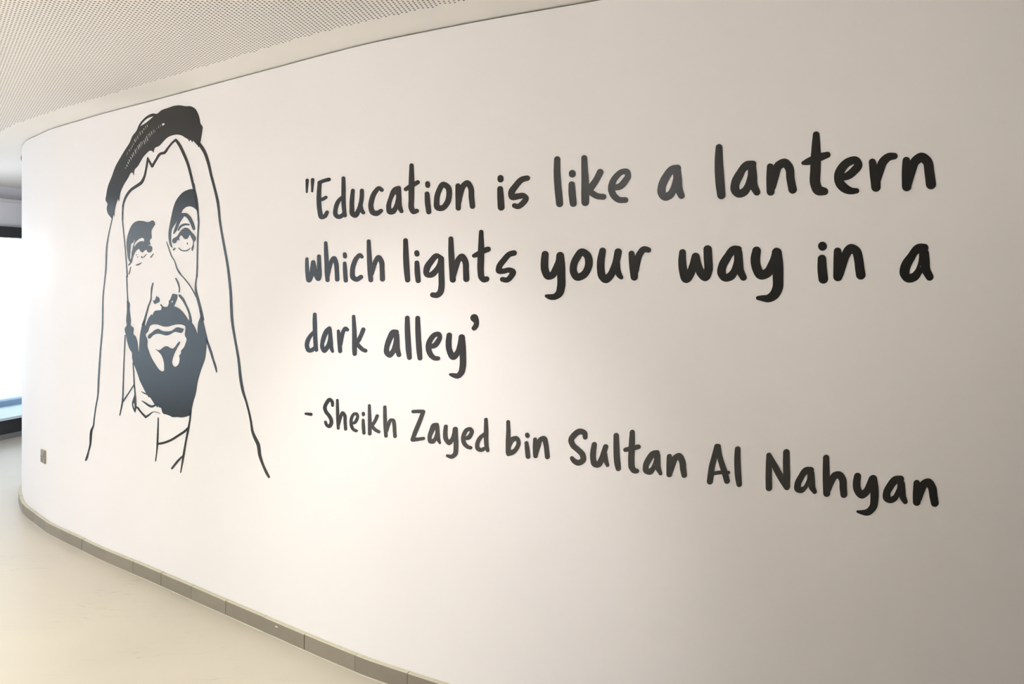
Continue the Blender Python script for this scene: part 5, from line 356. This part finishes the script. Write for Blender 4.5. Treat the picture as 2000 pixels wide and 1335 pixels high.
# ---------------------------------------------------------------- vinyl graphics on the curved wall
def dec(t):
    a = np.array([[int(v) for v in p.split(',')] for p in t.split(' ')]); return np.cumsum(a, 0)/10000.0
def decal(name, groups, parent, inv, th=.0014):
    bm = bmesh.new(); off = .0003
    for rings in groups:
        R = [dec(t) for t in rings]
        pts = [p for r in R for p in r]; tris = tessellate_polygon([[Vector((p[0], p[1], 0)) for p in r] for r in R])
        vv = [bm.verts.new((p[0], p[1], 0)) for p in pts]
        for t in tris:
            try: bm.faces.new([vv[i] for i in t])
            except ValueError: pass
    bmesh.ops.remove_doubles(bm, verts=bm.verts[:], dist=1e-6)
    s0 = min(v.co.x for v in bm.verts); s1 = max(v.co.x for v in bm.verts); s = math.ceil(s0/.04)*.04
    while s < s1:
        bmesh.ops.bisect_plane(bm, geom=bm.verts[:]+bm.edges[:]+bm.faces[:], plane_co=(s, 0, 0), plane_no=(1, 0, 0)); s += .04
    for f in bm.faces:
        if f.normal.z < 0: f.normal_flip()
    r = bmesh.ops.extrude_face_region(bm, geom=bm.faces[:])
    for v in [x for x in r['geom'] if isinstance(x, bmesh.types.BMVert)]: v.co.z = th
    for v in bm.verts: v.co = wp(v.co.x, v.co.y, off+v.co.z)
    o = mesh_obj(name, bm, M_vinyl, parent); o.matrix_parent_inverse = inv
    return o
def bounds(groups):
    R = [dec(t) for g in groups for t in g]; a = np.vstack(R); return a.min(0), a.max(0)
WORDS_INFO = [
 ('lettering', 'word Education with an opening quote mark, upper left of the lettering'),
 ('lettering', 'small word is on the top line, after Education'),
 ('lettering', 'word like in the middle of the top line'),
 ('lettering', 'single letter a standing alone on the top line'),
 ('lettering', 'largest word lantern at the right end of the top line'),
 ('lettering', 'word which at the left start of the second line'),
 ('lettering', 'word lights on the second line, with a hooked g'),
 ('lettering', 'word your in the middle of the second line'),
 ('lettering', 'word way on the second line, with a long-tailed y'),
 ('lettering', 'short word in on the second line, after way'),
 ('lettering', 'single letter a at the far right end of the second line'),
 ('lettering', 'word dark at the left start of the short third line'),
 ('lettering', 'word alley with a closing apostrophe on the third line'),
 ('lettering', 'short black dash at the left start of the bottom line'),
 ('lettering', 'six-letter word with capital S right beside the dash, bottom line'),
 ('lettering', 'five-letter word beginning with capital Z on the bottom line'),
 ('lettering', 'small word bin on the bottom line'),
 ('lettering', 'six-letter word with capital S after the word bin, bottom line'),
 ('lettering', 'two-letter word with capital A and l on the bottom line'),
 ('lettering', 'six-letter word beginning with capital N, lower right of the wall'),
]
LINE = {1: 'words of the top line', 2: 'words of the second line', 3: 'words of the third line', 4: 'words of the bottom line'}
for (line, letters), (cat, lab) in zip(WORDS, WORDS_INFO):
    lo = np.min([bounds(g)[0] for _, g in letters], 0); hi = np.max([bounds(g)[1] for _, g in letters], 0)
    c = wp((lo[0]+hi[0])/2, lo[1]); iv = Matrix.Translation(c).inverted()
    if len(letters) == 1:
        nm = letters[0][0]
        w = decal('wall_dash' if nm == 'dash' else 'wall_letter', letters[0][1], None, Matrix.Identity(4))
        w.data.transform(iv); w.location = c
        tag(w, lab, 'lettering', LINE[line]); continue
    w = empty('wall_word', c[:]); tag(w, lab, 'lettering', LINE[line])
    for nm, g in letters:
        n_ = 'quotation_mark' if nm == 'q' else 'letter'
        decal(n_, g, w, iv)
c = wp(*PORTRAIT_BASE); iv = Matrix.Translation(c).inverted()
pt = empty('wall_portrait', c[:])
tag(pt, 'black line portrait of a bearded man in headcloth and corded headband on the curved wall', 'mural')
for nm, lb, g in PORTRAIT:
    o = decal(nm, g, pt, iv)
    if lb: tag(o, lb)

# ---------------------------------------------------------------- power outlet
def wall_frame(s, z):
    t = (wp(s+.01, z)-wp(s-.01, z)).normalized(); nrm = (wp(s, z, 1)-wp(s, z, 0)).normalized()
    return Matrix(((t.x, nrm.x, 0, wp(s, z).x), (t.y, nrm.y, 0, wp(s, z).y), (t.z, nrm.z, 1, z), (0, 0, 0, 1)))
s_o, z_o = OUTLET
Mo = wall_frame(s_o, z_o); root = empty('power_outlet', wp(s_o, z_o)[:]); iv = Matrix.Translation(wp(s_o, z_o)).inverted()
tag(root, 'small metal power outlet low on the far left of the curved wall', 'outlet')
def part(name, fn, m, par=root):
    b = bmesh.new(); fn(b); o = mesh_obj(name, b, m, par); o.matrix_parent_inverse = iv if par == root else Matrix.Identity(4); return o
def bev(b, off):
    bmesh.ops.bevel(b, geom=b.edges[:], offset=off, segments=2, affect='EDGES')
def plate(b): box(b, -.043, .043, .0006, .010, -.043, .043, 0, Mo); bev(b, .0022)
part('face_plate', plate, M_metal)
def rim(b):
    for x0, x1, z0, z1 in ((-.034, .004, -.036, -.034), (-.034, .004, .006, .008), (-.034, -.032, -.036, .008), (.002, .004, -.036, .008)): box(b, x0, x1, .0098, .0112, z0, z1, 0, Mo)
part('socket_rim', rim, M_grey)
for x0, x1, z0, z1 in ((-.019, -.012, -.006, .004), (-.029, -.021, -.024, -.018), (-.010, -.002, -.024, -.018)):
    part('socket_slot', lambda b: box(b, x0, x1, .0098, .0106, z0, z1, 0, Mo), M_socket)
def rocker(b):
    vs2 = box(b, .014, .030, .0098, .0125, -.004, .026, 0, Mo); bev(b, .001)
part('rocker_switch', rocker, M_grey)
for z in (-.002,):
    for x in (-.038, .038):
        def screw(b, x=x, z=z): bmesh.ops.create_cone(b, cap_ends=True, segments=12, radius1=.003, radius2=.003, depth=.0016, matrix=Mo @ Matrix.Translation((x, .0105, z)) @ Matrix.Rotation(math.pi/2, 4, 'X'))
        part('screw', screw, M_grey)

# ---------------------------------------------------------------- small sensor high on the rounded end
s_d, z_d = SENSOR
Md = wall_frame(s_d, z_d); root2 = empty('wall_sensor', wp(s_d, z_d)[:]); iv = Matrix.Translation(wp(s_d, z_d)).inverted()
tag(root2, 'tiny grey sensor high on the far rounded end of the wall', 'sensor')
def sens(b): bmesh.ops.create_cone(b, cap_ends=True, segments=28, radius1=.033, radius2=.030, depth=.008, matrix=Md @ Matrix.Translation((0, .0046, 0)) @ Matrix.Rotation(-math.pi/2, 4, 'X'))
part('sensor_base', sens, M_white, root2).matrix_parent_inverse = iv
def dome(b):
    bmesh.ops.create_uvsphere(b, u_segments=24, v_segments=12, radius=.026, matrix=Md @ Matrix.Translation((0, .0075, 0)) @ Matrix.Diagonal((1, .55, 1, 1)))
part('sensor_dome', dome, M_grey, root2).matrix_parent_inverse = iv
